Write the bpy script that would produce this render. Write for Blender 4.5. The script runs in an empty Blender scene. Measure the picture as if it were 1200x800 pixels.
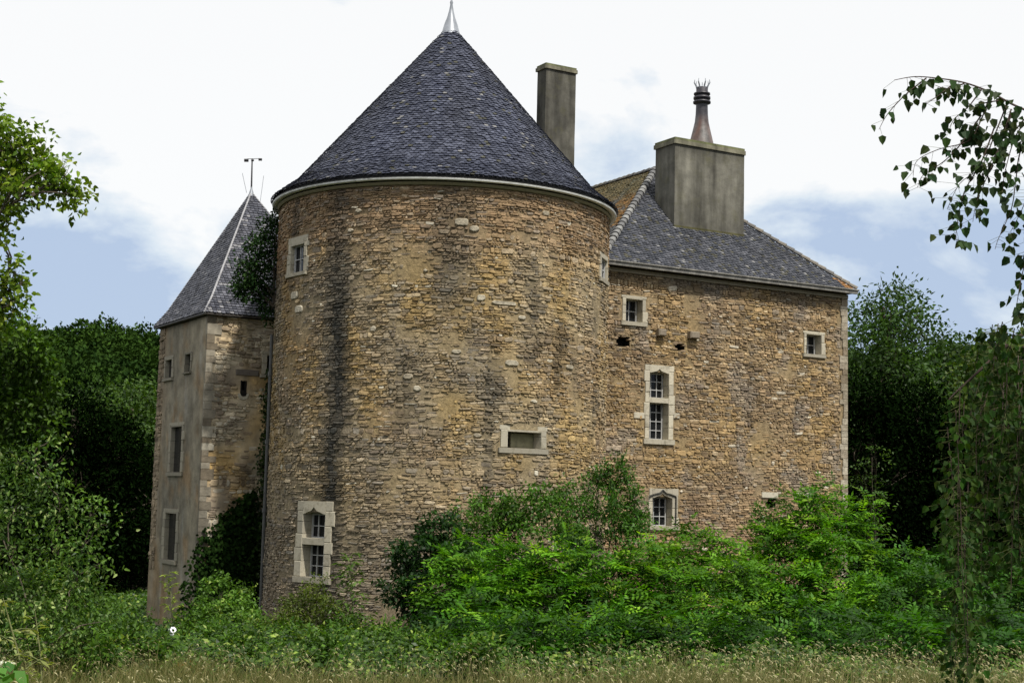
import bpy, math, random
import numpy as np
from mathutils import Vector, noise as mn
random.seed(7); rng = np.random.default_rng(7)
R_ = math.radians
scene = bpy.context.scene
COL = scene.collection
# ------------------------------------------------------------------ camera, sky, sun, exposure
FPX = 1700.0; CZ = 3.6
PITCH = math.atan(180/1700); ROLL = R_(1.4)
cam = bpy.data.cameras.new('camera'); camo = bpy.data.objects.new('camera', cam); COL.objects.link(camo)
cam.sensor_width = 36; cam.lens = 36*FPX/1200; cam.clip_end = 5000; cam.clip_start = .1
def _rx(a): c, s = math.cos(a), math.sin(a); return np.array([[1,0,0],[0,c,-s],[0,s,c]])
def _rz(a): c, s = math.cos(a), math.sin(a); return np.array([[c,-s,0],[s,c,0],[0,0,1]])
CM = _rx(math.pi/2+PITCH) @ _rz(ROLL)
from mathutils import Matrix
camo.matrix_world = Matrix.Translation((0,0,CZ)) @ Matrix(CM.tolist()).to_4x4()
scene.camera = camo
SUN_EL, SUN_AZ = R_(58), R_(148)       # azimuth from +Y towards +X (behind the camera, to the right)
w = bpy.data.worlds.new('World'); scene.world = w; w.use_nodes = True
nt = w.node_tree; nt.nodes.clear()
def N(nt, t, **k):
    n = nt.nodes.new(t)
    for a, b in k.items(): setattr(n, a, b)
    return n
out = N(nt, 'ShaderNodeOutputWorld'); bg1 = N(nt, 'ShaderNodeBackground'); bg2 = N(nt, 'ShaderNodeBackground')
sky = N(nt, 'ShaderNodeTexSky', sky_type='NISHITA', sun_disc=False, sun_elevation=SUN_EL, sun_rotation=SUN_AZ)
nt.links.new(sky.outputs[0], bg1.inputs[0]); bg1.inputs[1].default_value = .10
tc = N(nt, 'ShaderNodeTexCoord'); mp = N(nt, 'ShaderNodeMapping'); mp.inputs['Scale'].default_value = (1, 1, 2.2); mp.inputs['Location'].default_value = (1.2, 3.4, 2.0)
nt.links.new(tc.outputs['Generated'], mp.inputs[0])
nz = N(nt, 'ShaderNodeTexNoise'); nz.inputs['Scale'].default_value = 4.3; nz.inputs['Detail'].default_value = 8; nz.inputs['Roughness'].default_value = .55; nz.inputs['Distortion'].default_value = .35
nt.links.new(mp.outputs[0], nz.inputs[0])
sx = N(nt, 'ShaderNodeSeparateXYZ'); nt.links.new(tc.outputs['Generated'], sx.inputs[0])
mr = N(nt, 'ShaderNodeMapRange'); mr.inputs[1].default_value = .10; mr.inputs[2].default_value = .27; mr.inputs[3].default_value = -.15; mr.inputs[4].default_value = .26
nt.links.new(sx.outputs[2], mr.inputs[0])
ng = N(nt, 'ShaderNodeMapRange', clamp=False); ng.inputs[3].default_value = -.35; ng.inputs[4].default_value = 1.35; nt.links.new(nz.outputs[0], ng.inputs[0])
ad = N(nt, 'ShaderNodeMath', operation='ADD'); nt.links.new(ng.outputs[0], ad.inputs[0]); nt.links.new(mr.outputs[0], ad.inputs[1])
rp = N(nt, 'ShaderNodeValToRGB'); nt.links.new(ad.outputs[0], rp.inputs[0])
rp.color_ramp.elements[0].position = .36; rp.color_ramp.elements[0].color = (.50,.615,.81,1)
rp.color_ramp.elements[1].position = .60; rp.color_ramp.elements[1].color = (1.06,1.06,1.05,1)
e = rp.color_ramp.elements.new(.48); e.color = (.78,.865,.95,1)
nt.links.new(rp.outputs[0], bg2.inputs[0]); bg2.inputs[1].default_value = 1.0
mx = N(nt, 'ShaderNodeMixShader'); mx.inputs[0].default_value = .88
nt.links.new(bg1.outputs[0], mx.inputs[1]); nt.links.new(bg2.outputs[0], mx.inputs[2]); nt.links.new(mx.outputs[0], out.inputs[0])
sl = bpy.data.lights.new('sun', 'SUN'); so = bpy.data.objects.new('sun', sl); COL.objects.link(so)
sl.energy = 4.8; sl.angle = R_(1.5); sl.color = (1, .95, .87)
sd = Vector((math.sin(SUN_AZ)*math.cos(SUN_EL), math.cos(SUN_AZ)*math.cos(SUN_EL), math.sin(SUN_EL)))
so.rotation_euler = sd.to_track_quat('Z', 'Y').to_euler()
scene.view_settings.view_transform = 'Standard'; scene.view_settings.look = 'None'
scene.view_settings.exposure = 0.0; scene.view_settings.gamma = 1
scene.render.engine = 'CYCLES'
scene.cycles.max_bounces = 6; scene.cycles.transparent_max_bounces = 4

# ------------------------------------------------------------------ helpers
V = Vector
def ray(px, py):
    d = CM @ np.array([(px-600)/FPX, -(py-400)/FPX, -1.0]); return V(d.tolist())
def at(px, py, Y):
    d = ray(px, py); d = d*(Y/d.y); return V((d.x, d.y, d.z+CZ))
def proj(P):
    q = CM.T @ (np.array(P, float)-np.array([0,0,CZ])); return (600+FPX*q[0]/-q[2], 400-FPX*q[1]/-q[2])
def hit_plane(px, py, P0, n):
    d = ray(px, py); o = V((0,0,CZ)); t = (P0-o).dot(n)/d.dot(n); return o+d*t
def tag(o, label=None, cat=None, group=None, kind=None):
    if label: o['label'] = label
    if cat: o['category'] = cat
    if group: o['group'] = group
    if kind: o['kind'] = kind
    return o
def empty(name, loc, label, cat, group=None):
    o = bpy.data.objects.new(name, None); COL.objects.link(o); o.location = loc; o.empty_display_size = .3
    return tag(o, label, cat, group)
def link(name, me, mat, parent):
    o = bpy.data.objects.new(name, me); COL.objects.link(o)
    if mat and len(me.materials) == 0: me.materials.append(mat)
    if parent is not None:
        o.parent = parent; p = parent; loc = V((0,0,0))
        while p is not None: loc += p.location; p = p.parent
        o.location = -loc          # all meshes are built in world coordinates
    return o
class MB:
    def __init__(s): s.v = []; s.f = []; s.c = []
    def add(s, vs, fs, col=(.5,.5,.5)):
        b = len(s.v); s.v.extend([tuple(x) for x in vs]); s.f.extend([tuple(b+i for i in f) for f in fs]); s.c.extend([col]*len(vs))
    def addc(s, vs, fs, cols):
        b = len(s.v); s.v.extend([tuple(x) for x in vs]); s.f.extend([tuple(b+i for i in f) for f in fs]); s.c.extend(cols)
    def prism(s, poly, mp, n0, n1, col=(.5,.5,.5), bev=0.0):
        """polygon [(a,z)..] extruded from depth n0 to n1 through mapping mp(a,z,n)"""
        k = len(poly); cx = sum(p[0] for p in poly)/k; cz = sum(p[1] for p in poly)/k
        vs = [mp(a, z, n0) for a, z in poly] + [mp(a, z, n1-bev) for a, z in poly]
        fs = [tuple(range(k-1, -1, -1))]
        for i in range(k): j = (i+1) % k; fs.append((i, j, k+j, k+i))
        if bev > 0:
            for a, z in poly:
                L = math.hypot(a-cx, z-cz) or 1; q = max(0, 1-1.3*bev/L)
                vs.append(mp(cx+(a-cx)*q, cz+(z-cz)*q, n1))
            for i in range(k): j = (i+1) % k; fs.append((k+i, k+j, 2*k+j, 2*k+i))
            fs.append(tuple(range(2*k, 3*k)))
        else: fs.append(tuple(range(k, 2*k)))
        s.add(vs, fs, col)
    def rect(s, a0, a1, z0, z1, mp, n0, n1, col=(.5,.5,.5), bev=0.0):
        s.prism([(a0,z0),(a1,z0),(a1,z1),(a0,z1)], mp, n0, n1, col, bev)
    def tube(s, pts, rad, k=7, col=(.5,.5,.5), cap=True):
        pts = [V(p) for p in pts]; n = len(pts); vs = []
        if not hasattr(rad, '__len__'): rad = [rad]*n
        up = V((.31,.17,.93))
        for i, p in enumerate(pts):
            t = (pts[min(i+1,n-1)]-pts[max(i-1,0)])
            if t.length < 1e-6: t = V((0,0,1))
            t.normalize(); a = t.cross(up)
            if a.length < .05: a = t.cross(V((1,0,0)))
            a.normalize(); b = t.cross(a)
            for j in range(k):
                th = 2*math.pi*j/k; vs.append(p+(a*math.cos(th)+b*math.sin(th))*rad[i])
        fs = [(i*k+j, i*k+(j+1) % k, (i+1)*k+(j+1) % k, (i+1)*k+j) for i in range(n-1) for j in range(k)]
        if cap: fs.append(tuple(range(k-1,-1,-1))); fs.append(tuple((n-1)*k+j for j in range(k)))
        s.add(vs, fs, col)
    def lathe(s, prof, c, k=64, col=(.5,.5,.5), closed=False):
        vs = []
        for r, z in prof:
            for j in range(k):
                th = 2*math.pi*j/k; vs.append((c[0]+r*math.sin(th), c[1]-r*math.cos(th), z))
        m = len(prof); fs = []
        for i in range(m if closed else m-1):
            i2 = (i+1) % m
            for j in range(k): fs.append((i*k+j, i*k+(j+1) % k, i2*k+(j+1) % k, i2*k+j))
        s.add(vs, fs, col)
    def build(s, name, mat, parent=None, smooth=False):
        me = bpy.data.meshes.new(name); me.from_pydata(s.v, [], s.f); me.update()
        ca = me.color_attributes.new('Col', 'FLOAT_COLOR', 'POINT')
        arr = np.ones((len(s.v), 4), dtype=np.float32); arr[:, :3] = np.array(s.c, dtype=np.float32)
        ca.data.foreach_set('color', arr.ravel())
        if smooth: me.polygons.foreach_set('use_smooth', [True]*len(me.polygons))
        return link(name, me, mat, parent)
def fbm(x, y, z=0., o=3):
    a = 0.; amp = 1.; t = 0.
    for i in range(o):
        a += amp*mn.noise(V((x, y, z))); t += amp; amp *= .5; x *= 2.03; y *= 2.03; z += 7.7
    return a/t*1.6
def mixc(a, b, t):
    t = max(0., min(1., t)); return tuple(a[i]*(1-t)+b[i]*t for i in range(3))
def mulc(a, k): return tuple(min(.9, x*k) for x in a)
def sst(x, a, b):
    t = max(0., min(1., (x-a)/(b-a))); return t*t*(3-2*t)

# ------------------------------------------------------------------ materials
def mat_col(name, rough=.9, nscale=6., namp=.35, bump=.3, bscale=30., bdist=.01, spec=.3, detail=6, lich=None, base=None, metal=0., streak=0.):
    """attribute colour x object-space noise, fine bump"""
    m = bpy.data.materials.new(name); m.use_nodes = True; t = m.node_tree; b = t.nodes['Principled BSDF']
    b.inputs['Roughness'].default_value = rough; b.inputs['Specular IOR Level'].default_value = spec; b.inputs['Metallic'].default_value = metal
    g = N(t, 'ShaderNodeNewGeometry')
    if base is None: a = N(t, 'ShaderNodeAttribute', attribute_name='Col'); src = a.outputs['Color']
    else: a = N(t, 'ShaderNodeRGB'); a.outputs[0].default_value = (*base, 1); src = a.outputs[0]
    n1 = N(t, 'ShaderNodeTexNoise'); n1.inputs['Scale'].default_value = nscale; n1.inputs['Detail'].default_value = detail; n1.inputs['Roughness'].default_value = .65
    t.links.new(g.outputs['Position'], n1.inputs['Vector'])
    r = N(t, 'ShaderNodeMapRange'); r.inputs[1].default_value = .28; r.inputs[2].default_value = .72; r.inputs[3].default_value = 1-namp; r.inputs[4].default_value = 1+namp
    t.links.new(n1.outputs[0], r.inputs[0])
    mm = N(t, 'ShaderNodeVectorMath', operation='SCALE'); t.links.new(src, mm.inputs[0]); t.links.new(r.outputs[0], mm.inputs['Scale'])
    last = mm.outputs[0]
    if streak:
        mpn = N(t, 'ShaderNodeMapping'); mpn.inputs['Scale'].default_value = (3.2, 3.2, .45); t.links.new(g.outputs['Position'], mpn.inputs[0])
        n4 = N(t, 'ShaderNodeTexNoise'); n4.inputs['Scale'].default_value = 1.; n4.inputs['Detail'].default_value = 4; t.links.new(mpn.outputs[0], n4.inputs['Vector'])
        r4 = N(t, 'ShaderNodeMapRange'); r4.inputs[1].default_value = .3; r4.inputs[2].default_value = .7; r4.inputs[3].default_value = 1-streak; r4.inputs[4].default_value = 1+streak*.6
        t.links.new(n4.outputs[0], r4.inputs[0]); m2 = N(t, 'ShaderNodeVectorMath', operation='SCALE'); t.links.new(last, m2.inputs[0]); t.links.new(r4.outputs[0], m2.inputs['Scale']); last = m2.outputs[0]
    if lich:
        lc, lsc, lo, hi, famt = lich
        n3 = N(t, 'ShaderNodeTexNoise'); n3.inputs['Scale'].default_value = lsc; n3.inputs['Detail'].default_value = 5; n3.inputs['Roughness'].default_value = .7
        t.links.new(g.outputs['Position'], n3.inputs['Vector'])
        r3 = N(t, 'ShaderNodeMapRange'); r3.inputs[1].default_value = lo; r3.inputs[2].default_value = hi; r3.inputs[4].default_value = famt
        t.links.new(n3.outputs[0], r3.inputs[0])
        mc = N(t, 'ShaderNodeMix', data_type='RGBA'); mc.inputs[7].default_value = (*lc, 1)
        t.links.new(r3.outputs[0], mc.inputs[0]); t.links.new(last, mc.inputs[6]); last = mc.outputs[2]
    t.links.new(last, b.inputs['Base Color'])
    if bump > 0:
        n2 = N(t, 'ShaderNodeTexNoise'); n2.inputs['Scale'].default_value = bscale; n2.inputs['Detail'].default_value = 5; n2.inputs['Roughness'].default_value = .6
        t.links.new(g.outputs['Position'], n2.inputs['Vector'])
        bp = N(t, 'ShaderNodeBump'); bp.inputs['Strength'].default_value = bump; bp.inputs['Distance'].default_value = bdist
        t.links.new(n2.outputs[0], bp.inputs['Height']); t.links.new(bp.outputs[0], b.inputs['Normal'])
    return m
def mat_leaf(name, trans=.3, rough=.5, spec=.2, tint=(1.5,1.6,.5)):
    m = bpy.data.materials.new(name); m.use_nodes = True; t = m.node_tree; b = t.nodes['Principled BSDF']; o = t.nodes['Material Output']
    b.inputs['Roughness'].default_value = rough; b.inputs['Specular IOR Level'].default_value = spec
    a = N(t, 'ShaderNodeAttribute', attribute_name='Col'); t.links.new(a.outputs['Color'], b.inputs['Base Color'])
    tr = N(t, 'ShaderNodeBsdfTranslucent'); vm = N(t, 'ShaderNodeVectorMath', operation='MULTIPLY'); vm.inputs[1].default_value = tint
    t.links.new(a.outputs['Color'], vm.inputs[0]); t.links.new(vm.outputs[0], tr.inputs[0])
    mx = N(t, 'ShaderNodeMixShader'); mx.inputs[0].default_value = trans
    t.links.new(b.outputs[0], mx.inputs[1]); t.links.new(tr.outputs[0], mx.inputs[2]); t.links.new(mx.outputs[0], o.inputs['Surface'])
    return m
M_stone = mat_col('rubble_stone', .92, 9., .45, .7, 22., .03, .2)
M_dressed = mat_col('dressed_limestone', .88, 5., .25, .35, 30., .012, .25, lich=((.14,.125,.085), 5., .48, .68, .75))
M_plaster = mat_col('old_render', .95, 2.2, .4, .5, 10., .03, .15, detail=9, streak=.16)
M_chim = mat_col('chimney_render', .95, 2.2, .35, .4, 18., .015, .15, detail=8, lich=((.10,.095,.045), 1.9, .52, .75, .5), streak=.5)
M_slate = mat_col('slate', .55, 14., .35, .25, 30., .008, .42, lich=((.17,.18,.20), 7.5, .62, .8, .4))
M_slate2 = mat_col('slate_old', .72, 14., .35, .25, 30., .008, .35, lich=((.19,.19,.19), 8., .56, .8, .5))
M_zinc = mat_col('zinc', .4, 5., .2, .1, 20., .004, .5, base=(.26,.28,.31), metal=.15)
M_paint = mat_col('painted_gutter', .5, 6., .2, .1, 20., .004, .4, base=(.74,.74,.70), lich=((.32,.32,.24), 2.5, .5, .7, .6))
M_dark = mat_col('dark_metal_and_shade', .55, 6., .3, .1, 20., .004, .4, base=(.03,.03,.032))
M_wood = mat_col('weathered_wood', .8, 9., .35, .3, 40., .006, .2, base=(.20,.18,.15))
M_bars = mat_col('window_bars', .6, 9., .2, .1, 40., .004, .3, base=(.42,.42,.41))
M_clay = mat_col('clay_pot', .45, 5., .5, .3, 20., .01, .5)
M_bark = mat_col('bark', .9, 8., .4, .6, 25., .02, .2)
M_leaf = mat_leaf('leaf'); M_leafg = mat_leaf('leaf_glossy', .25, .45, .25); M_leafd = mat_leaf('leaf_dark', .06, .9, .0); M_leafb = mat_leaf('leaf_birch', .22, .55, .12)
M_grass = mat_leaf('grass_blade', .3, .6, .2, (1.2,1.15,.8))
M_ground = mat_col('soil', 1., 1.5, .4, .6, 8., .05, .1, base=(.022,.020,.012))
M_glass = bpy.data.materials.new('window_glass'); M_glass.use_nodes = True
gb = M_glass.node_tree.nodes['Principled BSDF']; gb.inputs['Base Color'].default_value = (.012,.013,.014,1); gb.inputs['Roughness'].default_value = .12; gb.inputs['Specular IOR Level'].default_value = .35
M_void = mat_col('dark_recess', 1., 5., .3, .0, base=(.012,.011,.009))

# ------------------------------------------------------------------ ground
def gz(x, y):
    z = 2.0 - .059*min(max(y, 0), 34)
    z -= 1.0*sst(-x, 5.5, 10)*sst(y, 30, 44)
    d = math.hypot(x, y)
    z += 47*sst(d, 130, 520) + 10*sst(d, 500, 1500) + 3*fbm(x*.012, y*.012)*sst(d, 100, 200)
    z += .06*fbm(x*.5, y*.5)
    return z
gx = sorted(set(list(np.arange(-30, 30.1, 1.0)) + [s*v for s in (-1, 1) for v in (36,44,55,70,90,115,145,180,220,270,330,400,500,650,850,1200,1800)]))
gy = sorted(set(list(np.arange(-12, 62, 1.0)) + [-1500,-700,-300,-120,-50,-25,68,76,86,100,115,130,150,175,200,230,260,300,340,380,420,470,520,600,750,950,1300,1900]))
g = MB(); g.v = [(x, y, gz(x, y)) for y in gy for x in gx]; g.c = [(.05,.04,.02)]*len(g.v); nx = len(gx)
g.f = [(j*nx+i, j*nx+i+1, (j+1)*nx+i+1, (j+1)*nx+i) for j in range(len(gy)-1) for i in range(nx-1)]
tag(g.build('ground', M_ground, None, True), kind='structure')

# ------------------------------------------------------------------ masonry
def rubble(mb, s0, s1, z0, z1, mp, holes, colf, prot, rowh=(.07,.15), ww=(.12,.42), seed=1, bigs=()):
    rd = random.Random(seed)
    def blocked(a, b, c, d):
        for h in holes:
            if a < h[1] and b > h[0] and c < h[3] and d > h[2]: return True
        return False
    z = z0
    while z < z1:
        h = rd.uniform(*rowh)*(1.7 if rd.random() < .09 else 1); h = min(h, z1-z) if z1-z < rowh[1] else h
        s = s0 + rd.uniform(-.1, 0)
        while s < s1:
            wd = (ww[0]+(ww[1]-ww[0])*rd.random()**1.7)*(1.2 if h > .08 else .9)
            a, b = max(s, s0), min(s+wd, s1); s += wd
            if b-a < .05: continue
            parts = [(z, z+h)]
            if h > .075 and rd.random() < .3: q = z+h*rd.uniform(.4,.6); parts = [(z, q), (q, z+h)]
            for za, zb in parts:
                sc, zc = (a+b)/2, (za+zb)/2
                wz = .07*mn.noise(V((sc*.4, zc*.35, seed))) + .035*mn.noise(V((sc*1.9, zc*1.6, seed+5)))
                if blocked(a-.0, b+.0, za+wz, zb+wz): continue
                p = prot(sc, zc) + rd.uniform(-.022, .026)
                if p < .004: continue
                gp = rd.uniform(.004, .012); ca = min(.045, (b-a)*.26)*rd.uniform(.4,1.3); cz = (zb-za)*rd.uniform(.15,.45); sk = rd.uniform(-.10,.10)*(b-a)
                A, B, Cc, D = a+gp, b-gp, za+gp*.9, zb-gp*.9
                j = lambda k: rd.uniform(-k, k)
                poly = [(A+ca,Cc-sk*.5+j(.006)),(B-ca,Cc+sk*.5+j(.006)),(B+j(.008),(Cc+D)/2+cz*.4),(B-ca*rd.random()*1.3,D+sk*.5+j(.008)),(A+ca*rd.random()*1.3,D-sk*.5+j(.008)),(A+j(.008),(Cc+D)/2-cz*.3)]
                def wv(q, r): return r + wz
                cx, cy = (a+b)/2, (za+zb)/2; tx, tz = rd.uniform(-.05,.05), rd.uniform(-.12,.10)
                base = [mp(q, wv(q, r), -.03) for q, r in poly]
                mid = [mp(q, wv(q, r), p*.62) for q, r in poly]
                top = []
                for q, r in poly:
                    q2, r2 = cx+(q-cx)*.86, cy+(r-cy)*.70
                    top.append(mp(q2, wv(q2, r2), p+(q2-cx)*tx+(r2-cy)*tz+rd.uniform(-.003,.003)))
                k = 6; fs = []
                for i in range(k):
                    n = (i+1) % k; fs.append((i, n, k+n, k+i)); fs.append((k+i, k+n, 2*k+n, 2*k+i))
                fs.append(tuple(range(2*k, 3*k)))
                mb.add(base+mid+top, fs, colf(sc, zc, rd))
        z += h
def mortar(mb, s0, s1, z0, z1, mp, holes, colf, step=.3, amp=.012):
    ss = set(np.round(np.arange(s0, s1, step), 4)) | {round(s1, 4)}; zs = set(np.round(np.arange(z0, z1, step), 4)) | {round(z1, 4)}
    for h in holes: ss |= {round(h[0],4), round(h[1],4)}; zs |= {round(h[2],4), round(h[3],4)}
    ss = sorted(x for x in ss if s0-1e-6 <= x <= s1+1e-6); zs = sorted(x for x in zs if z0-1e-6 <= x <= z1+1e-6)
    vs = []; cs = []; n = len(ss)
    for zz in zs:
        for q in ss: vs.append(mp(q, zz, amp*fbm(q*1.9, zz*1.9, 3.))); cs.append(colf(q, zz))
    fs = []
    for j in range(len(zs)-1):
        for i in range(n-1):
            cx, cz = (ss[i]+ss[i+1])/2, (zs[j]+zs[j+1])/2
            if any(h[0] < cx < h[1] and h[2] < cz < h[3] for h in holes): continue
            fs.append((j*n+i, j*n+i+1, (j+1)*n+i+1, (j+1)*n+i))
    mb.addc(vs, fs, cs)
PALE = (.50,.455,.35)
def dress(rd, k=1.): return mulc(mixc(PALE, (.36,.33,.26), rd.random()), k)

def window(parent, mp, o, fr=(.12,.12,.14,.14), transom=None, ogee=False, grid=(2,3), hood=False, depth=.34, seed=3, bars=True, ears=(), label=None, tone=1., sill_out=.05):
    """o=(s0,s1,z0,z1) opening; fr = frame widths left,right,bottom,top. window > jamb stones / sill / pane / glazing_bars"""
    rd = random.Random(seed); s0, s1, z0, z1 = o; l, r, b, t = fr; m = MB()
    out = .035
    zz = z0-b*.2
    side = {0: (s0-l, s0), 1: (s1, s1+r)}
    for sd_, (a, c) in side.items():
        z = z0
        while z < z1+t*.25-1e-4:
            h = rd.uniform(.24,.42)
            if z1+t*.25-z-h < .12: h = z1+t*.25-z
            ex = rd.choice((0, .0, .05, .09))
            aa, cc = (a-ex, c) if sd_ == 0 else (a, c+ex)
            m.rect(aa, cc, z+.004, z+h-.004, mp, -depth, out+rd.uniform(-.006,.006), dress(rd, tone), .012); z += h
    zt = z1+t*.25
    if ogee:
        c = (s0+s1)/2; hw = (s1-s0)/2; L = []
        for i in range(-8, 9):
            x = i/8; y = (1-abs(x)**1.6)*.55 + max(0, 1-abs(x)/.28)**1.4*.45
            L.append((c+x*hw, z1 - .02 + t*.62*y - t*.0))
        poly = [(s0-l, zt+.004), (s0, zt+.004)] if False else [(s0-l, zt+.004)]
        L = [(x, max(y, z1)) for x, y in L]
        # lintel in columns so the polygon stays convex
        for i in range(len(L)-1):
            (xa, ya), (xb, yb) = L[i], L[i+1]
            m.rect_ = None
            m.prism([(xa, ya), (xb, yb), (xb, z1+t), (xa, z1+t)], mp, -depth*.45, out, dress(random.Random(seed+50), tone))
        m.prism([(s0-l-.02, zt+.004), (s0-.002, zt+.004), (s0-.002, z1+t), (s0-l-.02, z1+t)], mp, -depth, out-.003, dress(rd, tone), .01)
        m.prism([(s1+.002, zt+.004), (s1+r+.02, zt+.004), (s1+r+.02, z1+t), (s1+.002, z1+t)], mp, -depth, out-.003, dress(rd, tone), .01)
        m.rect(s0-.001, s1+.001, z1-.0, z1+t-.005, mp, -depth-.02, -depth*.55, dress(rd, tone*.8))
    else:
        m.rect(s0-l-.04, s1+r+.03, zt+.004, z1+t, mp, -depth, out, dress(rd, tone), .012)
        m.rect(s0+.002, s1-.002, z1, zt+.006, mp, -depth, out-.004, dress(rd, tone), .0)
    for (a, c, e0, e1) in ears: m.rect(a, c, e0, e1, mp, -.03, out-.002, dress(rd, tone), .012)
    if transom: m.rect(s0-.01, s1+.01, transom[0], transom[1], mp, -depth+.03, out-.01, dress(rd, tone), .012)
    W = m.build('window', M_dressed, parent)
    if label: W['label'] = label
    q = MB(); q.rect(s0-l-.06, s1+r+.05, z0-b, z0-.003, mp, -depth, out+sill_out, dress(rd, tone*.8), .02); q.build('sill', M_dressed, W)
    if hood:
        h = MB(); c = (s0+s1)/2; hw = (s1-s0)/2+r*.55; P = []
        for i in range(-12, 13):
            x = i/12; y = (1-abs(x)**2.2)*.5+max(0, 1-abs(x)/.3)**1.5*.5; P.append(mp(c+x*hw, z1+t*.15+t*.7*y, out+.02))
        P = [mp(c-hw, z1-.0, out+.02)]+P+[mp(c+hw, z1-.85, out+.02)]
        h.tube(P, .026, 6, (.05,.05,.045)); h.build('hood_mould', M_dressed, W)
    g_ = MB(); g_.rect(s0-.02, s1+.02, z0-.02, z1+t*.5, mp, -depth-.05, -depth+.02); g_.build('pane', M_glass, W)
    if bars:
        k = MB(); cells = [(z0, z1)] if not transom else [(z0, transom[0]), (transom[1], z1)]
        ins = .03
        for (c0, c1) in cells:
            c1b = c1
            rows = max(2, round((c1-c0)/((s1-s0)/grid[0])*.85)); n0 = -depth+.03
            fw = .028
            k.rect(s0+ins, s0+ins+fw, c0, c1b, mp, n0, n0+.05); k.rect(s1-ins-fw, s1-ins, c0, c1b, mp, n0, n0+.05)
            k.rect(s0+ins, s1-ins, c0, c0+fw, mp, n0, n0+.052); k.rect(s0+ins, s1-ins, c1b-fw, c1b, mp, n0, n0+.052)
            for i in range(1, grid[0]): x = s0+ins+(s1-s0-2*ins)*i/grid[0]; k.rect(x-.011, x+.011, c0, c1b, mp, n0, n0+.035)
            for i in range(1, rows): y = c0+(c1b-c0)*i/rows; k.rect(s0+ins, s1-ins, y-.011, y+.011, mp, n0, n0+.033)
        k.build('glazing_bars', M_bars, W)
    return W

def slates(mb, A, B, A2, B2, nrm, colf, expo=.125, width=.17, seed=5, n_off=.01, flare=0.):
    """slates over the roof face with eave A->B and upper edge A2->B2"""
    rd = random.Random(seed); H = ((A2+B2)/2-(A+B)/2).length; rows = int(H/expo)
    e = (B-A).normalized(); up = nrm.cross(e).normalized()
    if up.z < 0: up = -up
    for k in range(rows):
        f = (k+.0)/rows; f2 = min(1, (k+1.35)/rows)
        a = A.lerp(A2, f); b = B.lerp(B2, f); a_ = A.lerp(A2, f2); b_ = B.lerp(B2, f2)
        L = (b-a).length; n = max(1, int(L/width)); off = (.5 if k % 2 else 0)
        for i in range(-1, n+1):
            x0 = (i+off)/n; x1 = x0+1./n
            if x1 <= .002 or x0 >= .998: continue
            x0c, x1c = max(0, x0), min(1, x1); g = .004/L if L > .1 else 0
            P = lambda x, t, nn: a.lerp(b, x) + (up*(t*expo)) + nrm*(nn+n_off)
            ta = rd.uniform(-.10, .10); th = rd.uniform(.010,.022)
            tl = rd.uniform(-.006,.006)
            xm = (x0c+x1c)/2
            lo = [P(x0c+g, .28+ta, th+.012), P(x0c+g+(x1c-x0c)*.22, .03+ta, th+.014), P(x1c-g-(x1c-x0c)*.22, .03+ta, th+.014+tl), P(x1c-g, .28+ta, th+.012+tl)]
            hi = [P(x1c-g, 1.3, .002), P(x0c+g, 1.3, .002)]
            und = [p - nrm*.014 for p in lo]
            mb.add(lo+hi+und, [(0,1,2,3,4,5), (6,7,1,0), (7,8,2,1), (8,9,3,2)], colf(f, xm, rd))

# =================================================================== ROUND TOWER
TC = V((-2.07, 42.4, 0)); TR = 4.83; ZE = 11.66
def mtw(s, z, n):
    a = s/TR; r = TR+n + .05*sst(-z, -5, 2); return V((TC.x+r*math.sin(a), TC.y-r*math.cos(a), z))
def tw_hit(px, py):
    d = ray(px, py); ox, oy = -TC.x, -TC.y; A = d.x**2+d.y**2; Bq = 2*(ox*d.x+oy*d.y); Cq = ox**2+oy**2-(TR+.02)**2
    t = (-Bq-math.sqrt(max(0, Bq*Bq-4*A*Cq)))/(2*A); P = V((d.x*t, d.y*t, CZ+d.z*t))
    return math.atan2(P.x-TC.x, -(P.y-TC.y))*TR, P.z
def rect_px(hit, x0, y0, x1, y1):
    a = hit(x0, (y0+y1)/2)[0]; b = hit(x1, (y0+y1)/2)[0]; c = hit((x0+x1)/2, y1)[1]; d = hit((x0+x1)/2, y0)[1]; return (a, b, c, d)
T1 = rect_px(tw_hit, 341, 287, 356, 319); T2 = rect_px(tw_hit, 595, 506, 634, 525); T3 = rect_px(tw_hit, 354.5, 602, 380.5, 676); T4 = rect_px(tw_hit, 704.5, 303, 711.5, 327)
def grow(o, l, r, b, t): return (o[0]-l, o[1]+r, o[2]-b, o[3]+t)
def tcol(s, z):
    n1 = fbm(s*.45, z*.6, 1.); n2 = fbm(s*.9+9, z*.5, 2.); n3 = fbm(s*.3-4, z*.35, 4.)
    red = (.27,.175,.100); och = (.37,.255,.098); gry = (.185,.160,.120); tan = (.44,.35,.215); 
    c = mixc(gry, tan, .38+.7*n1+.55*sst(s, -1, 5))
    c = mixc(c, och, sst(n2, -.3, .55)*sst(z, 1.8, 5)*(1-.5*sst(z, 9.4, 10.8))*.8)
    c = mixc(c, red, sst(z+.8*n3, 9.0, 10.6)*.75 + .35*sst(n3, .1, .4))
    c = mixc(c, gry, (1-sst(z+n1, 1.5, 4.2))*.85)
    # dark water stain below the eaves
    wob = .25*fbm(z*.5, 1.3, 5.)
    st = max(0, 1-abs((s+2.72+wob)/.50))**.55*(.6+.4*sst(11.5-z+n1, .4, 3.5))*(1-.25*(1-sst(z, .5, 3)))*1.0
    st = max(st, max(0, 1-abs((s-.35+wob)/.8))*.55*sst(z, 7.6, 8.8))
    st = max(st, .45*sst(n1-n2, .35, .9))
    st = max(st, .55*sst(fbm(s*1.6, z*.22, 8.), .25, .6))
    return c, st
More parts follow.
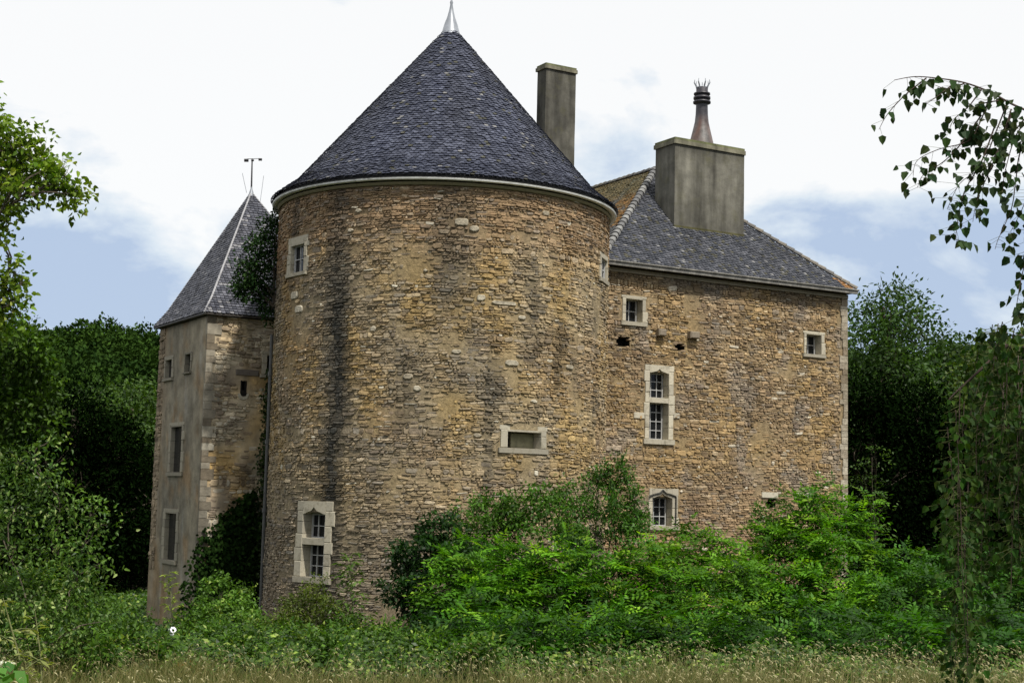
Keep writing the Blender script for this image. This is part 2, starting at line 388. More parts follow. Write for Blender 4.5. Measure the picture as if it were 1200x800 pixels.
def tstone(s, z, rd):
    c, st = tcol(s, z); k = rd.random()
    c = mixc(c, (.27,.18,.10), .25*rd.random())
    if k < .012: c = mixc(c, (.50,.47,.38), .8)
    elif k < .10: c = mixc(c, (.42,.35,.25), .55)
    elif k < .22: c = mixc(c, (.12,.10,.085), .5)
    elif k < .32: c = mixc(c, (.20,.19,.17), .5)
    return mulc(mixc(c, (.045,.045,.04), st), rd.uniform(.78,1.22))
def tmort(s, z):
    c, st = tcol(s, z); return mulc(mixc(mixc(c, (.31,.24,.13), .4), (.04,.04,.035), st), .82)
def tprot(s, z): return .026 - .036*sst(fbm(s*.8+3, z*.8, 6.), .0, .6)*(1-.8*sst(z, 9.6, 10.6))
th = [grow(T1,.17,.14,.10,.24), grow(T2,.20,.18,.14,.16), grow(T3,.24,.22,.16,.34), grow(T4,.10,.10,.12,.14)]
tholes = [(o[0], o[1], o[2], o[3]+.05) for o in (T1, T2, T3, T4)]
# scattered larger pale blocks
tb = []
for (px, py, w_, h_) in [(541,260,.46,.26),(556,268,.34,.22),(420,247,.26,.16),(499,317,.18,.14),(535,412,.34,.16),(564,349,.30,.22),(591,355,.9,.14),(478,441,.34,.2),(489,455,.26,.2),(411,270,.26,.14),(345,346,.5,.28),(350,362,.5,.26),(600,425,.5,.2),(560,510,.3,.16),(437,385,.22,.2),(668,430,.4,.16),(626,470,.3,.14),(640,250,.3,.18),(676,235,.4,.2),(612,372,.3,.14)]:
    s, z = tw_hit(px, py); w_ *= .8; h_ *= .8; tb.append((s-w_/2, s+w_/2, z-h_/2, z+h_/2))
tower = empty('round_tower', (TC.x, TC.y, 0), 'stout round stone tower with a tall conical slate roof', 'tower')
mb = MB(); C2 = math.pi*TR
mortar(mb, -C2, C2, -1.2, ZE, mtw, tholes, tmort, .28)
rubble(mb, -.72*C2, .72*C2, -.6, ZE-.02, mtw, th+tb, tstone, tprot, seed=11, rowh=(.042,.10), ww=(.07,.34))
rd = random.Random(5)
for b in tb:
    a, c, d, e_ = b; j = lambda: rd.uniform(-.03,.03)
    mb.prism([(a+.05+j(),d+.01),(c-.05+j(),d+.01),(c-.01,d+.06),(c-.01,e_-.06),(c-.06+j(),e_-.01),(a+.06+j(),e_-.01),(a+.01,e_-.05),(a+.01,d+.05)], mtw, -.02, .045, mulc(mixc((.44,.40,.31),(.30,.26,.19), rd.random()), 1), .02)
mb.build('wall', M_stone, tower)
window(tower, mtw, T1, (.17,.14,.10,.24), grid=(2,3), depth=.15, seed=21, label='small upper window with pale stone surround')
W2 = window(tower, mtw, T2, (.20,.18,.14,.16), bars=False, seed=22, depth=.42, label='wide low gun slit in a pale stone surround')
sh = MB(); sh.rect(T2[0]+.25, T2[1]-.01, T2[2]+.02, T2[3]-.03, mtw, -.40, -.30); sh.build('shutter', mat_col('shutter_wood', .8, 7., .3, .3, 30., .006, .2, base=(.20,.19,.12)), W2)
window(tower, mtw, T3, (.24,.22,.16,.34), transom=(rect_px(tw_hit,354,630,380,638)[2], rect_px(tw_hit,354,630,380,638)[3]), ogee=True, grid=(3,4), seed=23, label='tall lower window with carved ogee head and transom', tone=.92)
window(tower, mtw, T4, (.10,.10,.12,.14), grid=(2,4), depth=.12, seed=24, label='narrow window by the right edge')
# cornice, gutter
k = MB(); k.lathe([(TR-.05,ZE+.0),(TR+.055,ZE+.005),(TR+.09,ZE+.05),(TR+.09,ZE+.085),(TR-.05,ZE+.09)], TC, 160, (.25,.22,.13)); k.build('cornice', M_dressed, tower)
RG = TR+.17
k = MB(); pr = [(RG+.07*math.cos(t)-.0, ZE+.17+.07*math.sin(t)) for t in np.linspace(math.pi, 2*math.pi, 7)]
pr = pr + [(RG+.06, ZE+.17), (RG-.06, ZE+.17)]
k.lathe([(RG-.10,ZE+.125),(RG+.02,ZE+.105),(RG+.06,ZE+.125),(RG+.072,ZE+.165),(RG+.04,ZE+.175),(RG-.10,ZE+.172)], TC, 160, (.5,.5,.5), True); k.build('gutter', M_paint, tower)
k = MB(); k.lathe([(RG-.10,ZE+.176),(RG+.02,ZE+.176),(RG+.035,ZE+.24),(RG-.10,ZE+.245)], TC, 160, (.5,.5,.5), True); k.build('eave_shade_strip', M_dark, tower)  # dark ring stands in for the shadow under the projecting slates
# cone of slates
ZA = 17.62; prof = [(0.0, ZA), (2.3, 14.93), (4.45, 12.42), (5.10, ZE+.26)]
def cone_pt(t):   # t = 0 at eave .. 1 at apex, by slope length
    seg = [(prof[i+1], prof[i]) for i in range(len(prof)-2, -1, -1)]; Ls = [math.hypot(a[0]-b[0], a[1]-b[1]) for a, b in seg]; T = sum(Ls); d = t*T
    for (a, b), L in zip(seg, Ls):
        if d <= L+1e-9: f = d/L; return a[0]+(b[0]-a[0])*f, a[1]+(b[1]-a[1])*f, (a[1]-b[1])/L*0+(b[1]-a[1])/L, (a[0]-b[0])/L, T
        d -= L
    return 0., ZA, .7, .7, T
rf = MB(); rf.lathe([(max(.01,r-.02), z-.02) for r, z in prof], TC, 96, (.05,.052,.06))
T = cone_pt(0)[4]; expo = .100; rows = int(T/expo); rd = random.Random(9)
for kx in range(rows-1):
    t0 = kx/rows; r, z, nr, nz_, _ = cone_pt(t0); r2, z2 = cone_pt(min(1, t0+1.35/rows))[:2]; r1, z1 = cone_pt(min(1, t0+.28/rows))[:2]
    n = max(7, int(2*math.pi*r/.125)); off = .5*(kx % 2)+rd.uniform(-.08,.08)
    for i in range(n):
        a0 = 2*math.pi*(i+off)/n; a1 = a0+2*math.pi/n*.965
        am = (a0+a1)/2; 
        if -.35 < math.cos(am) < -1: continue
        thk = rd.uniform(.012,.026); dz = rd.uniform(-.012,.012); dr = rd.uniform(-.004,.006)
        def P(a, rr, zz, nn): rr = rr+nn*nr+dr; return (TC.x+rr*math.sin(a), TC.y-rr*math.cos(a), zz+nn*nz_+dz)
        w4 = (a1-a0)*.24
        lo = [P(a0, r1, z1, thk+.010), P(a0+w4, r, z, thk+.014), P(a1-w4, r, z, thk+.014), P(a1, r1, z1, thk+.010)]
        hi = [P(a1, r2, z2, .002), P(a0, r2, z2, .002)]
        un = [P(a0, r1, z1, thk-.006), P(a0+w4, r, z, thk-.004), P(a1-w4, r, z, thk-.004), P(a1, r1, z1, thk-.006)]
        c = mixc((.016,.020,.038), (.072,.080,.115), rd.random()**1.6); q = rd.random()
        if q < .012: c = (.16,.16,.16)
        elif q < .04: c = (.05,.05,.035)
        c = mulc(c, 1+.35*fbm(am*3, z*.6, 2.))
        rf.add(lo+hi+un, [(0,1,2,3,4,5),(6,7,1,0),(7,8,2,1),(8,9,3,2)], c)
rf.build('roof', M_slate, tower)
k = MB(); k.lathe([(.31,ZA-.34),(.27,ZA-.27),(.20,ZA+.0),(.12,ZA+.22),(.07,ZA+.42),(.035,ZA+.62),(.05,ZA+.68),(.025,ZA+.75),(.012,ZA+1.1),(.001,ZA+1.25)], TC, 20); k.build('finial', M_zinc, tower, True)

# =================================================================== SQUARE HOUSE (keep) ON THE RIGHT
ANG = R_(30); U = V((math.cos(ANG), math.sin(ANG), 0)); VV = V((-U.y, U.x, 0)); UP = V((0,0,1))
KL = at(705, 303, 43.3); KW = 10.3; KS = 4.5; KH = 4.25; KZ = KL.z
K0 = KL + VV*.28; K0.z = 0
def mk(s, z, n): p = K0 + U*s - VV*n; return V((p.x, p.y, z))
def k_hit(px, py): P = hit_plane(px, py, K0, VV); return (P-K0).dot(U), P.z
S1 = k_hit(991.5, 450)[0]
KWT = KZ-.16
def kcol(s, z):
    n1 = fbm(s*.45+20, z*.7, 1.); n2 = fbm(s*.5+31, z*.45, 2.); n3 = fbm(s*.8, z*.8, 14.)
    c = mixc((.24,.175,.105), (.37,.275,.155), .5+.7*n1); c = mixc(c, (.37,.255,.105), sst(n2, -.25, .6)*.75)
    c = mixc(c, (.26,.235,.20), sst(n3, .15, .5)*.7); c = mixc(c, (.30,.18,.11), .5*(1-sst(z+n1, 1.5, 4.5)))
    return c, .55*sst(z+n1*.6, KWT-.7, KWT-.1) + .3*sst(fbm(s*1.3+5, z*.2, 8.), .3, .6)  # band under the eaves is shading put into the colour; streaks are stains
def kstone(s, z, rd):
    c, st = kcol(s, z); k = rd.random(); c = mixc(c, (.27,.17,.10), .35*rd.random())
    if k < .022: c = mixc(c, (.48,.44,.35), .8)
    elif k < .12: c = mixc(c, (.42,.34,.23), .55)
    elif k < .25: c = mixc(c, (.12,.09,.07), .55)
    elif k < .33: c = mixc(c, (.21,.20,.18), .5)
    return mulc(mixc(c, (.06,.05,.04), st), rd.uniform(.72,1.3))
def kmort(s, z): c, st = kcol(s, z); return mulc(mixc(mixc(c, (.31,.24,.14), .4), (.05,.045,.04), st), .80)
def kprot(s, z): return .027 - .040*sst(fbm(s*.7+13, z*.8, 6.), .25, .75)
K1 = rect_px(k_hit, 733, 350.5, 752.5, 377); K2 = rect_px(k_hit, 944.5, 392, 962, 415); K3 = rect_px(k_hit, 760.5, 437, 783, 514.5); K4 = rect_px(k_hit, 764, 583, 787, 616)
H = [rect_px(k_hit, 722, 394, 738, 406), rect_px(k_hit, 791, 402, 802, 411), rect_px(k_hit, 897, 584, 909, 596), rect_px(k_hit, 936, 584, 945, 595)]
kh = [grow(K1,.13,.12,.13,.10), grow(K2,.10,.13,.11,.10), grow(K3,.16,.18,.16,.24), grow(K4,.10,.22,.12,.28)] + H
khole = [(o[0], o[1], o[2], o[3]+.03) for o in (K1, K2, K3, K4)] + H
quo = (S1-.26, S1+.1, -2, KWT)
house = empty('stone_house', (K0.x+U.x*5+VV.x*5, K0.y+U.y*5+VV.y*5, 0), 'square stone house with hipped slate roof and two chimneys, right of the tower', 'house')
mb = MB(); mortar(mb, 0.1, S1, -2, KWT, mk, khole, kmort, .28)
# the three sides the photo does not show
def side(mb, P, Q, z0, z1, col): mb.add([(P.x,P.y,z0),(Q.x,Q.y,z0),(Q.x,Q.y,z1),(P.x,P.y,z1)], [(0,1,2,3)], col)
KLEN = 15.
c0 = K0+U*.1; c1 = K0+U*S1; c2 = c1+VV*KLEN; c3 = c0+VV*KLEN
side(mb, c2, c3, -2, KWT, (.32,.24,.15)); 
def mkr(s, z, n): p = c1 + VV*s + U*n; return V((p.x, p.y, z))
def mkl(s, z, n): p = c0 + VV*s - U*n; return V((p.x, p.y, z))
mortar(mb, 0, KLEN, -2, KWT, mkr, [], kmort, .5); mortar(mb, 0, KLEN, -2, KWT, mkl, [], kmort, .5)
rubble(mb, .1, S1-.02, -.8, KWT-.01, mk, kh+[(quo[0]+.06, quo[1], -3, 20)], kstone, kprot, seed=17, rowh=(.045,.10), ww=(.08,.34))
rubble(mb, .32, 5, -.8, KWT-.01, mkr, [], kstone, kprot, seed=18, rowh=(.08,.15), ww=(.15,.45))
rd = random.Random(8); z = -1.
while z < KWT-.05:      # quoins on the outer corner
    h = rd.uniform(.16,.30); h = min(h, KWT-z-.0)
    lw = rd.uniform(.12,.32); rw = rd.uniform(.14,.36)
    def mq(a, zz, n): p = c1 - U*a - VV*(n); return V((p.x, p.y, zz))
    c = mulc(mixc((.40,.36,.28),(.20,.16,.11), rd.random()**.8), 1)
    x = [c1-U*lw-VV*.04, c1+U*.04-VV*.04, c1+U*.04+VV*rw, c1-U*lw+VV*rw]
    mb.add([(p.x,p.y,z+.006) for p in x]+[(p.x,p.y,z+h-.006) for p in x], [(0,1,5,4),(1,2,6,5),(2,3,7,6),(3,0,4,7),(4,5,6,7),(3,2,1,0)], c); z += h
rdh = random.Random(4)
for h in H:
    wd_, ht_ = h[1]-h[0], h[3]-h[2]
    for (ca_, cz_) in ((h[0], h[2]+ht_*.2), (h[1], h[2]+ht_*.75), (h[0]+wd_*.1, h[3]), (h[1]-wd_*.15, h[2]), (h[0]+wd_*.55, h[3]+.01), (h[0], h[3]-ht_*.2)):
        a_, b_ = rdh.uniform(.05,.10), rdh.uniform(.025,.05)
        mb.prism([(ca_-a_,cz_-b_*.6),(ca_-a_*.3,cz_-b_),(ca_+a_*.8,cz_-b_*.8),(ca_+a_,cz_+b_*.4),(ca_+a_*.2,cz_+b_),(ca_-a_*.8,cz_+b_*.7)], mk, -.15, rdh.uniform(.012,.03), mulc((.26,.19,.12), rdh.uniform(.6,1.3)), .01)
mb.build('wall', M_stone, house)
window(house, mk, K1, (.13,.12,.13,.10), grid=(2,2), seed=31, label='small upper window nearest the round tower', tone=1.0)
window(house, mk, K2, (.10,.13,.11,.10), grid=(2,2), seed=32, label='small upper window near the outer corner', tone=1.1)
tr = rect_px(k_hit, 760, 466, 783, 472)
e1 = rect_px(k_hit, 742.5, 483, 755, 490); e2 = rect_px(k_hit, 789, 484, 796, 490)
window(house, mk, K3, (.16,.18,.16,.24), transom=(tr[2], tr[3]), ogee=True, grid=(3,4), seed=33, ears=(e1, e2), label='tall transomed window with pale carved surround', tone=1.15)
window(house, mk, K4, (.10,.22,.12,.28), ogee=True, hood=True, grid=(3,3), seed=34, label='low window with dark ogee hood mould')
for i, h in enumerate(H):
    m = MB(); m.rect(h[0]-.02, h[1]+.02, h[2]-.02, h[3]+.02, mk, -.40, -.34)
    m.rect(h[0]-.05, h[0], h[2]-.03, h[3]+.03, mk, -.36, -.01); m.rect(h[1], h[1]+.05, h[2]-.03, h[3]+.03, mk, -.36, -.01)
    m.rect(h[0], h[1], h[2]-.05, h[2], mk, -.36, -.012); m.rect(h[0], h[1], h[3], h[3]+.05, mk, -.36, -.012)
    m.build('wall_hole', M_void, house)
m = MB(); q = rect_px(k_hit, 892, 576.5, 911, 583); m.rect(*q, mk, -.02, .05, (.52,.48,.38), .015); m.build('lintel', M_dressed, house); m = MB(); q = rect_px(k_hit, 930, 577, 950, 583); m.rect(*q, mk, -.02, .045, (.42,.38,.3), .015)
m.build('lintel', M_dressed, house)
for (a, b, c, d) in [(768,386,777,394),(805,389,816,397)]:
    m = MB(); q = rect_px(k_hit, a, b, c, d); m.rect(*q, mk, -.05, .22, (.24,.20,.15), .04); m.build('corbel', M_dressed, house)
# roof
eL = KL.copy(); eR = KL+U*KW; ap = KL+U*(KW/2)+VV*KS+UP*KH; ap2 = ap+VV*(KLEN-KS+.3-1); bL = KL+VV*(KLEN+.6); bR = bL+U*KW
nF = (eR-eL).cross(ap-eL).normalized(); nLf = (bL-eL).cross(ap-eL).normalized()
if nF.z < 0: nF = -nF
if nLf.z < 0: nLf = -nLf
dn = UP*-.03
rf = MB()
rf.add([eL+dn, eR+dn, ap+dn], [(0,1,2)], (.05,.05,.055)); rf.add([bL+dn, eL+dn, ap+dn, ap2+dn], [(0,1,2,3)], (.06,.055,.05))
rf.add([eR+dn, bR+dn, ap2+dn, ap+dn], [(0,1,2,3)], (.06,.06,.065)); rf.add([bR+dn, bL+dn, ap2+dn], [(0,1,2)], (.06,.06,.065))
for (a, b) in ((eL,eR),(eR,bR),(bL,eL)): rf.add([a+dn, b+dn, b+UP*-.12, a+UP*-.12], [(0,1,2,3)], (.05,.045,.04))
rf.add([eL+UP*-.12, eR+UP*-.12, bR+UP*-.12, bL+UP*-.12], [(0,1,2,3)], (.10,.09,.07))
def kslate(f, x, rd):
    q = rd.random(); c = mixc((.026,.030,.040),(.090,.094,.110), rd.random()**1.4)
    if q < .03: c = (.18,.18,.18)
    elif q < .12: c = (.065,.063,.045)
    if x > .965 and f < .07 or (f < .03 and x > .95): c = mixc((.26,.13,.04), c, .25*rd.random())
    return mulc(c, 1+.4*fbm(x*9, f*5, 3.))
def kmoss(f, x, rd):
    t = fbm(x*14, f*5, 9.)*1.2+f*1.25-.42; c = mixc((.08,.082,.085),(.16,.16,.155), rd.random())
    c = mixc(c, mixc((.13,.10,.05), (.30,.15,.035), rd.random()), sst(t, -.05, .15))
    c = mixc(c, mixc((.10,.10,.05),(.16,.14,.07), rd.random()), sst(f, .6, .8)*.8); return mulc(c, rd.uniform(.75,1.2))
slates(rf, eL, eR, ap, ap, nF, kslate, .105, .13, 41)
slates(rf, bL, eL, ap2, ap, nLf, kmoss, .11, .15, 42)
rf.build('roof', M_slate2, house)
def hip(A, B, name, mat, parent, col=(.30,.30,.28), w_=.11, seed=3, n=None):
    m = MB(); rd = random.Random(seed); L = (B-A).length; n = n or int(L/.30); d = (B-A).normalized(); sdv = d.cross(UP).normalized(); nn = sdv.cross(d).normalized()
    if nn.z < 0: nn = -nn
    for i in range(n):
        a = A.lerp(B, i/n); b = A.lerp(B, (i+1.12)/n) if i < n-1 else B; r0, r1 = w_*1.12, w_*.9; vs = []; r0 *= rd.uniform(.92,1.1)
        for P, r in ((a, r0), (b, r1)):
            for j in range(7): t = math.pi*j/6-.15*(j == 0)+.15*(j == 6); vs.append(P+sdv*(r*math.cos(t))+nn*(r*.85*math.sin(t)+.02+(.015 if r == r0 else 0)))
        c0_ = [V(v)-nn*.03 for v in vs[:7]]
        fs = [(j, j+1, 8+j, 7+j) for j in range(6)] + [(14+j, 15+j, j+1, j) for j in range(6)]
        q = rd.random(); m.add(vs+c0_, fs, mulc(mixc(col, (.10,.10,.10), q), 1))
    return m.build(name, mat, parent)
hip(eL, ap, 'hip_tiles', M_slate2, house, (.22,.22,.21), .12, 3); hip(eR, ap, 'hip_tiles', M_slate2, house, (.17,.15,.12), .10, 4); hip(ap, ap2, 'ridge_tiles', M_slate2, house, (.14,.13,.10), .10, 5)
# eave board, gutter
k = MB()
def me(s, z, n): p = KL+U*s-VV*n; return V((p.x, p.y, z))
k.rect(.1, KW-.15, KZ-.30, KZ-.17, me, -.33, -.20, (.30,.26,.19), .02); k.build('cornice', M_dressed, house)
k = MB(); k.rect(.0, KW, KZ-.155, KZ-.02, me, -.02, .09); k.tube([me(0,KZ-.03,.10), me(KW+.03,KZ-.03,.10)], .03, 8); k.build('gutter', mat_col('old_zinc', .5, 4., .35, .1, 20., .004, .4, base=(.14,.135,.12), lich=((.4,.38,.33), 5., .5, .7, .6)), house)
# chimneys
def chimney(P, wu, wv, zb, zt, name='chimney', label=None, cap=.08, tone=1.):
    m = MB()
    def mc_(s, z, n): p = P+U*s-VV*n; return V((p.x, p.y, z))
    nz_ = 14; vs = []; fs = []; cs = []
    ring = [(0,0),(.33,0),(.66,0),(1,0),(1,.5),(1,1),(.66,1),(.33,1),(0,1),(0,.5)]
    for i in range(nz_+1):
        z = zb+(zt-zb)*i/nz_
        for (a, b) in ring:
            p = P+U*(a*wu)+VV*(b*wv); dd = .012*fbm(p.x*1.3, z*1.3, p.y); vs.append((p.x+dd*U.y, p.y-dd, z))
            st = fbm(a*3+b*2, z*.25, 3.); cs.append(mulc(mixc((.165,.158,.130), (.080,.077,.066), .5+1.3*st), tone*(1-.25*sst(z, zt-.5, zt))))
    q = len(ring)
    for i in range(nz_):
        for j in range(q): fs.append((i*q+j, i*q+(j+1) % q, (i+1)*q+(j+1) % q, (i+1)*q+j))
    m.addc(vs, fs, cs); o = m.build(name, M_chim, house)
    if label: o['label'] = label
    k = MB(); k.rect(-cap, wu+cap, zt, zt+.14, mc_, -wv-cap, cap, (.19,.18,.13), .03)
    k.rect(-cap*.4, wu+cap*.4, zt+.142, zt+.22, mc_, -wv-cap*.4, cap*.4, (.15,.16,.08), .02); k.build('cap', M_chim, o)
    return o
G = hit_plane(790, 266, eL, nF)
def solve(f, target, lo, hi):
    for _ in range(40):
        m_ = (lo+hi)/2
        if f(m_) < target: lo = m_
        else: hi = m_
    return (lo+hi)/2
wu = solve(lambda t: proj(G+U*t)[0], 871.5, 0, 5); wv = solve(lambda t: -proj(G+VV*t)[0], -767, 0, 5)
zt = solve(lambda t: -proj(V((G.x,G.y,t)))[1], -168, G.z, G.z+6)
big = chimney(G, wu, wv, G.z-.7, zt, label='broad chimney with a tall pot', cap=.05, tone=.95)
fl = MB(); 
mossb = MB(); 
def mg(s, z, n): p = G+U*s-VV*n; return V((p.x, p.y, z))
fl.rect(-.02, wu+.02, G.z-.06, G.z+.07, mg, -.1, .035, (.09,.085,.04), .02); fl.build('flashing', M_chim, big)
pc = G+U*(wu*.36)+VV*(wv*.5); p0 = zt+.20
xs = solve(lambda t: proj(V(((G+U*t+VV*wv*.5).x, (G+U*t+VV*wv*.5).y, p0)))[0], 822, 0, 4); pc = G+U*xs+VV*(wv*.5)
ztop = solve(lambda t: -proj(V((pc.x,pc.y,t)))[1], -103, p0, p0+4); hh = ztop-p0
m = MB(); prf = [(.44,0),(.42,.04),(.36,.16),(.29,.30),(.235,.42),(.21,.55),(.20,.70),(.20,.73),(.30,.735),(.30,.765),(.215,.77),(.215,.80),(.29,.805),(.29,.84),(.21,.845),(.21,.875),(.28,.88),(.28,.905),(.20,.91),(.20,1.0),(.15,1.0),(.15,.9)]
vs = []; kk = 16
for r, z in prf:
    for j in range(kk): vs.append((pc.x+r*math.sin(2*math.pi*j/kk), pc.y-r*math.cos(2*math.pi*j/kk), p0+z*hh))
fs = [(i*kk+j, i*kk+(j+1)%kk, (i+1)*kk+(j+1)%kk, (i+1)*kk+j) for i in range(len(prf)-1) for j in range(kk)]
cs = []
for r, z in prf:
    for j in range(kk):
        t = 2*math.pi*j/kk; c = (.03,.028,.036) if z > .6 else mixc((.10,.045,.03), (.11,.105,.10), .5+.9*fbm(math.sin(t)*1.5, z*2, 3.)); cs.append(mixc(c, (.03,.028,.036), sst(z,.3,.6)))
m.addc(vs, fs, cs); pot = m.build('chimney_pot', M_clay, big, True)
m = MB()
for j in range(7):
    t = 2*math.pi*j/7+.3; q = V((math.sin(t), -math.cos(t), 0)); b = V((pc.x, pc.y, ztop))
    m.tube([b+q*.16-UP*.1, b+q*.20+UP*.05, b+q*.27+UP*.16, b+q*.25+UP*.27], [.03,.028,.02,.008], 6, (.20,.20,.22))
m.build('pot_crown', M_zinc, big)
G2 = at(640, 80, 54.5)
wu2 = solve(lambda t: proj(G2+U*t)[0], 675, 0, 5); wv2 = solve(lambda t: -proj(G2+VV*t)[0], -630, 0, 5)
chimney(V((G2.x,G2.y,0)), wu2, wv2, 11., G2.z, label='tall plain chimney behind the cone roof', cap=.06, tone=.82)

# =================================================================== SQUARE TURRET ON THE LEFT
WC = at(241, 366, 43.2); WZ = WC.z; C_ = V((WC.x, WC.y, 0)) + U*.12+VV*.12
def mwr(s, z, n): p = C_ + U*s - VV*n; return V((p.x, p.y, z))
def mwl(s, z, n): p = C_ + VV*s - U*n; return V((p.x, p.y, z))
def wr_hit(px, py): P = hit_plane(px, py, C_, VV); return (P-C_).dot(U), P.z
def wl_hit(px, py): P = hit_plane(px, py, C_, U); return (P-C_).dot(VV), P.z
SW = wl_hit(187.5, 400)[0]
def rect_l(x0, y0, x1, y1): a, b, c, d = rect_px(wl_hit, x0, y0, x1, y1); return (min(a,b), max(a,b), c, d)
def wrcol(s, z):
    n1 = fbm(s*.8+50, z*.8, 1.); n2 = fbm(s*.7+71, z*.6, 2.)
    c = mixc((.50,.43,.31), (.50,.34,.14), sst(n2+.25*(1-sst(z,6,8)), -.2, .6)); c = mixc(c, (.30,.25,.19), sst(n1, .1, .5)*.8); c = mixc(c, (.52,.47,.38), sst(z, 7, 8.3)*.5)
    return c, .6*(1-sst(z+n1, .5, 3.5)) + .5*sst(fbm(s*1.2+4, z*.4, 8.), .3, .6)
def wrstone(s, z, rd):
    c, st = wrcol(s, z); k = rd.random()
    if k < .2: c = mixc(c, (.50,.46,.37), .7)
    elif k < .45: c = mixc(c, (.17,.13,.10), .6)
    return mulc(mixc(c, (.05,.045,.035), st), rd.uniform(.75,1.25))
def wrmort(s, z): c, st = wrcol(s, z); return mulc(mixc(c, (.05,.045,.035), st), .95)
def wrprot(s, z): return .032 - .05*sst(fbm(s*.9+33, z*.9, 6.), -.15, .45)
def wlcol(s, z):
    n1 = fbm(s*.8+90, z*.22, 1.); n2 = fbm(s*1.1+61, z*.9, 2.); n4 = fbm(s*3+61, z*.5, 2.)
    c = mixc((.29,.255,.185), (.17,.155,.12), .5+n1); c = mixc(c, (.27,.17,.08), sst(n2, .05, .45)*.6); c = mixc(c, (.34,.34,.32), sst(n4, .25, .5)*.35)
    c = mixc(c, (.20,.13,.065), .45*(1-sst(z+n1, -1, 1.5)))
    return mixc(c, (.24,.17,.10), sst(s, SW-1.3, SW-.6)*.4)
turret = empty('square_turret', (C_.x+U.x*2.4+VV.x*2.4, C_.y+U.y*2.4+VV.y*2.4, -1), 'narrow square turret with steep slate roof and weather vane at the left', 'turret')
WR1 = rect_px(wr_hit, 312.5, 416, 320, 439); WK = rect_px(wr_hit, 283.2, 446, 287.4, 463)
WL = [rect_l(217.5, 415, 224, 436), rect_l(194.5, 421.5, 202, 443), rect_l(200.5, 500, 213, 553), rect_l(193.5, 601, 206.5, 656)]
mb = MB(); WB = -3.5; wt = WZ-.03
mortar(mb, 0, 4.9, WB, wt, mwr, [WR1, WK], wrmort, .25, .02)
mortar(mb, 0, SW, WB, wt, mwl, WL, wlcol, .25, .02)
a = C_+U*4.9; b = a+VV*SW; c = C_+VV*SW; side(mb, a, b, WB, wt, (.3,.25,.2)); side(mb, b, c, WB, wt, (.3,.25,.2))
rubble(mb, .28, 4.9, -2.2, wt-.01, mwr, [grow(WR1,.16,.1,.1,.12), grow(WK,.1,.1,.2,.05)], wrstone, wrprot, seed=51, rowh=(.06,.14), ww=(.09,.34))
rubble(mb, SW-.62, SW, 1., wt-.01, mwl, [grow(WL[1],.1,.1,.1,.1), grow(WL[3],.15,.15,.2,.2)], lambda s, z, rd: mulc((.24,.19,.13), rd.uniform(.6,1.5)), lambda s, z: .02, seed=52, rowh=(.09,.18), ww=(.15,.4))
rd = random.Random(12); z = -2.3; sgn = 0
while z < wt-.02:
    h = min(rd.uniform(.16,.34), wt-z); lw = (.40 if sgn else .22)*rd.uniform(.8,1.2); rw = .06
    x = [C_+U*lw-VV*.03, C_-U*.012-VV*.03, C_-U*.012+VV*rw, C_+U*lw+VV*rw]
    cc = mulc(mixc((.38,.35,.28),(.17,.14,.10), rd.random()), 1-.45*(1-sst(z, 2, 5)))
    mb.add([(p.x,p.y,z+.006) for p in x]+[(p.x,p.y,z+h-.006) for p in x], [(0,4,5,1),(1,5,6,2),(2,6,7,3),(3,7,4,0),(4,7,6,5),(3,0,1,2)], cc); z += h; sgn = 1-sgn
mb.build('wall', M_plaster, turret)
window(turret, mwr, WR1, (.16,.1,.1,.12), grid=(1,2), seed=61, bars=False, label='small opening beside the downpipe')
for i, o in enumerate(WL):
    f = [(.04,.04,.05,.05),(.10,.10,.09,.12),(.17,.17,.12,.14),(.17,.17,.12,.14)][i]
    window(turret, mwl, o, f, grid=(2,4), seed=63+i, depth=.13, bars=False, label=['small bare opening in the grey render','small window at the far edge under the eaves','tall upper window with pale surround','tall lower window with pale surround'][i], tone=[.5,.75,.72,.66][i])
m = MB(); m.rect(WK[0]-.01, WK[1]+.01, WK[2]+.05, WK[3], mwr, -.32, -.26)
for (p_, q_) in ((WK[0]-.04, WK[0]), (WK[1], WK[1]+.04)): m.rect(p_, q_, WK[2], WK[3], mwr, -.3, .012)
cx_ = (WK[0]+WK[1])/2; m.prism([(cx_+.10*math.cos(t), WK[2]+.06+.10*math.sin(t)) for t in np.linspace(0, 2*math.pi, 12, endpoint=False)], mwr, -.1, .034); m.build('arrow_slit', M_void, turret)
m = MB(); m.prism([(cx_+.18*math.cos(t), WK[2]+.02+.17*math.sin(t)) for t in np.linspace(math.pi*.95, 2.05*math.pi, 8)], mwr, -.02, .03, (.5,.46,.36), .01); m.build('slit_stone', M_dressed, turret); m = MB()
q = rect_px(wr_hit, 276, 433, 303, 440); m.rect(q[0], q[1], q[2], q[3], mwr, -.02, .05, (.15,.13,.11), .02); m.build('lintel', M_dressed, turret)
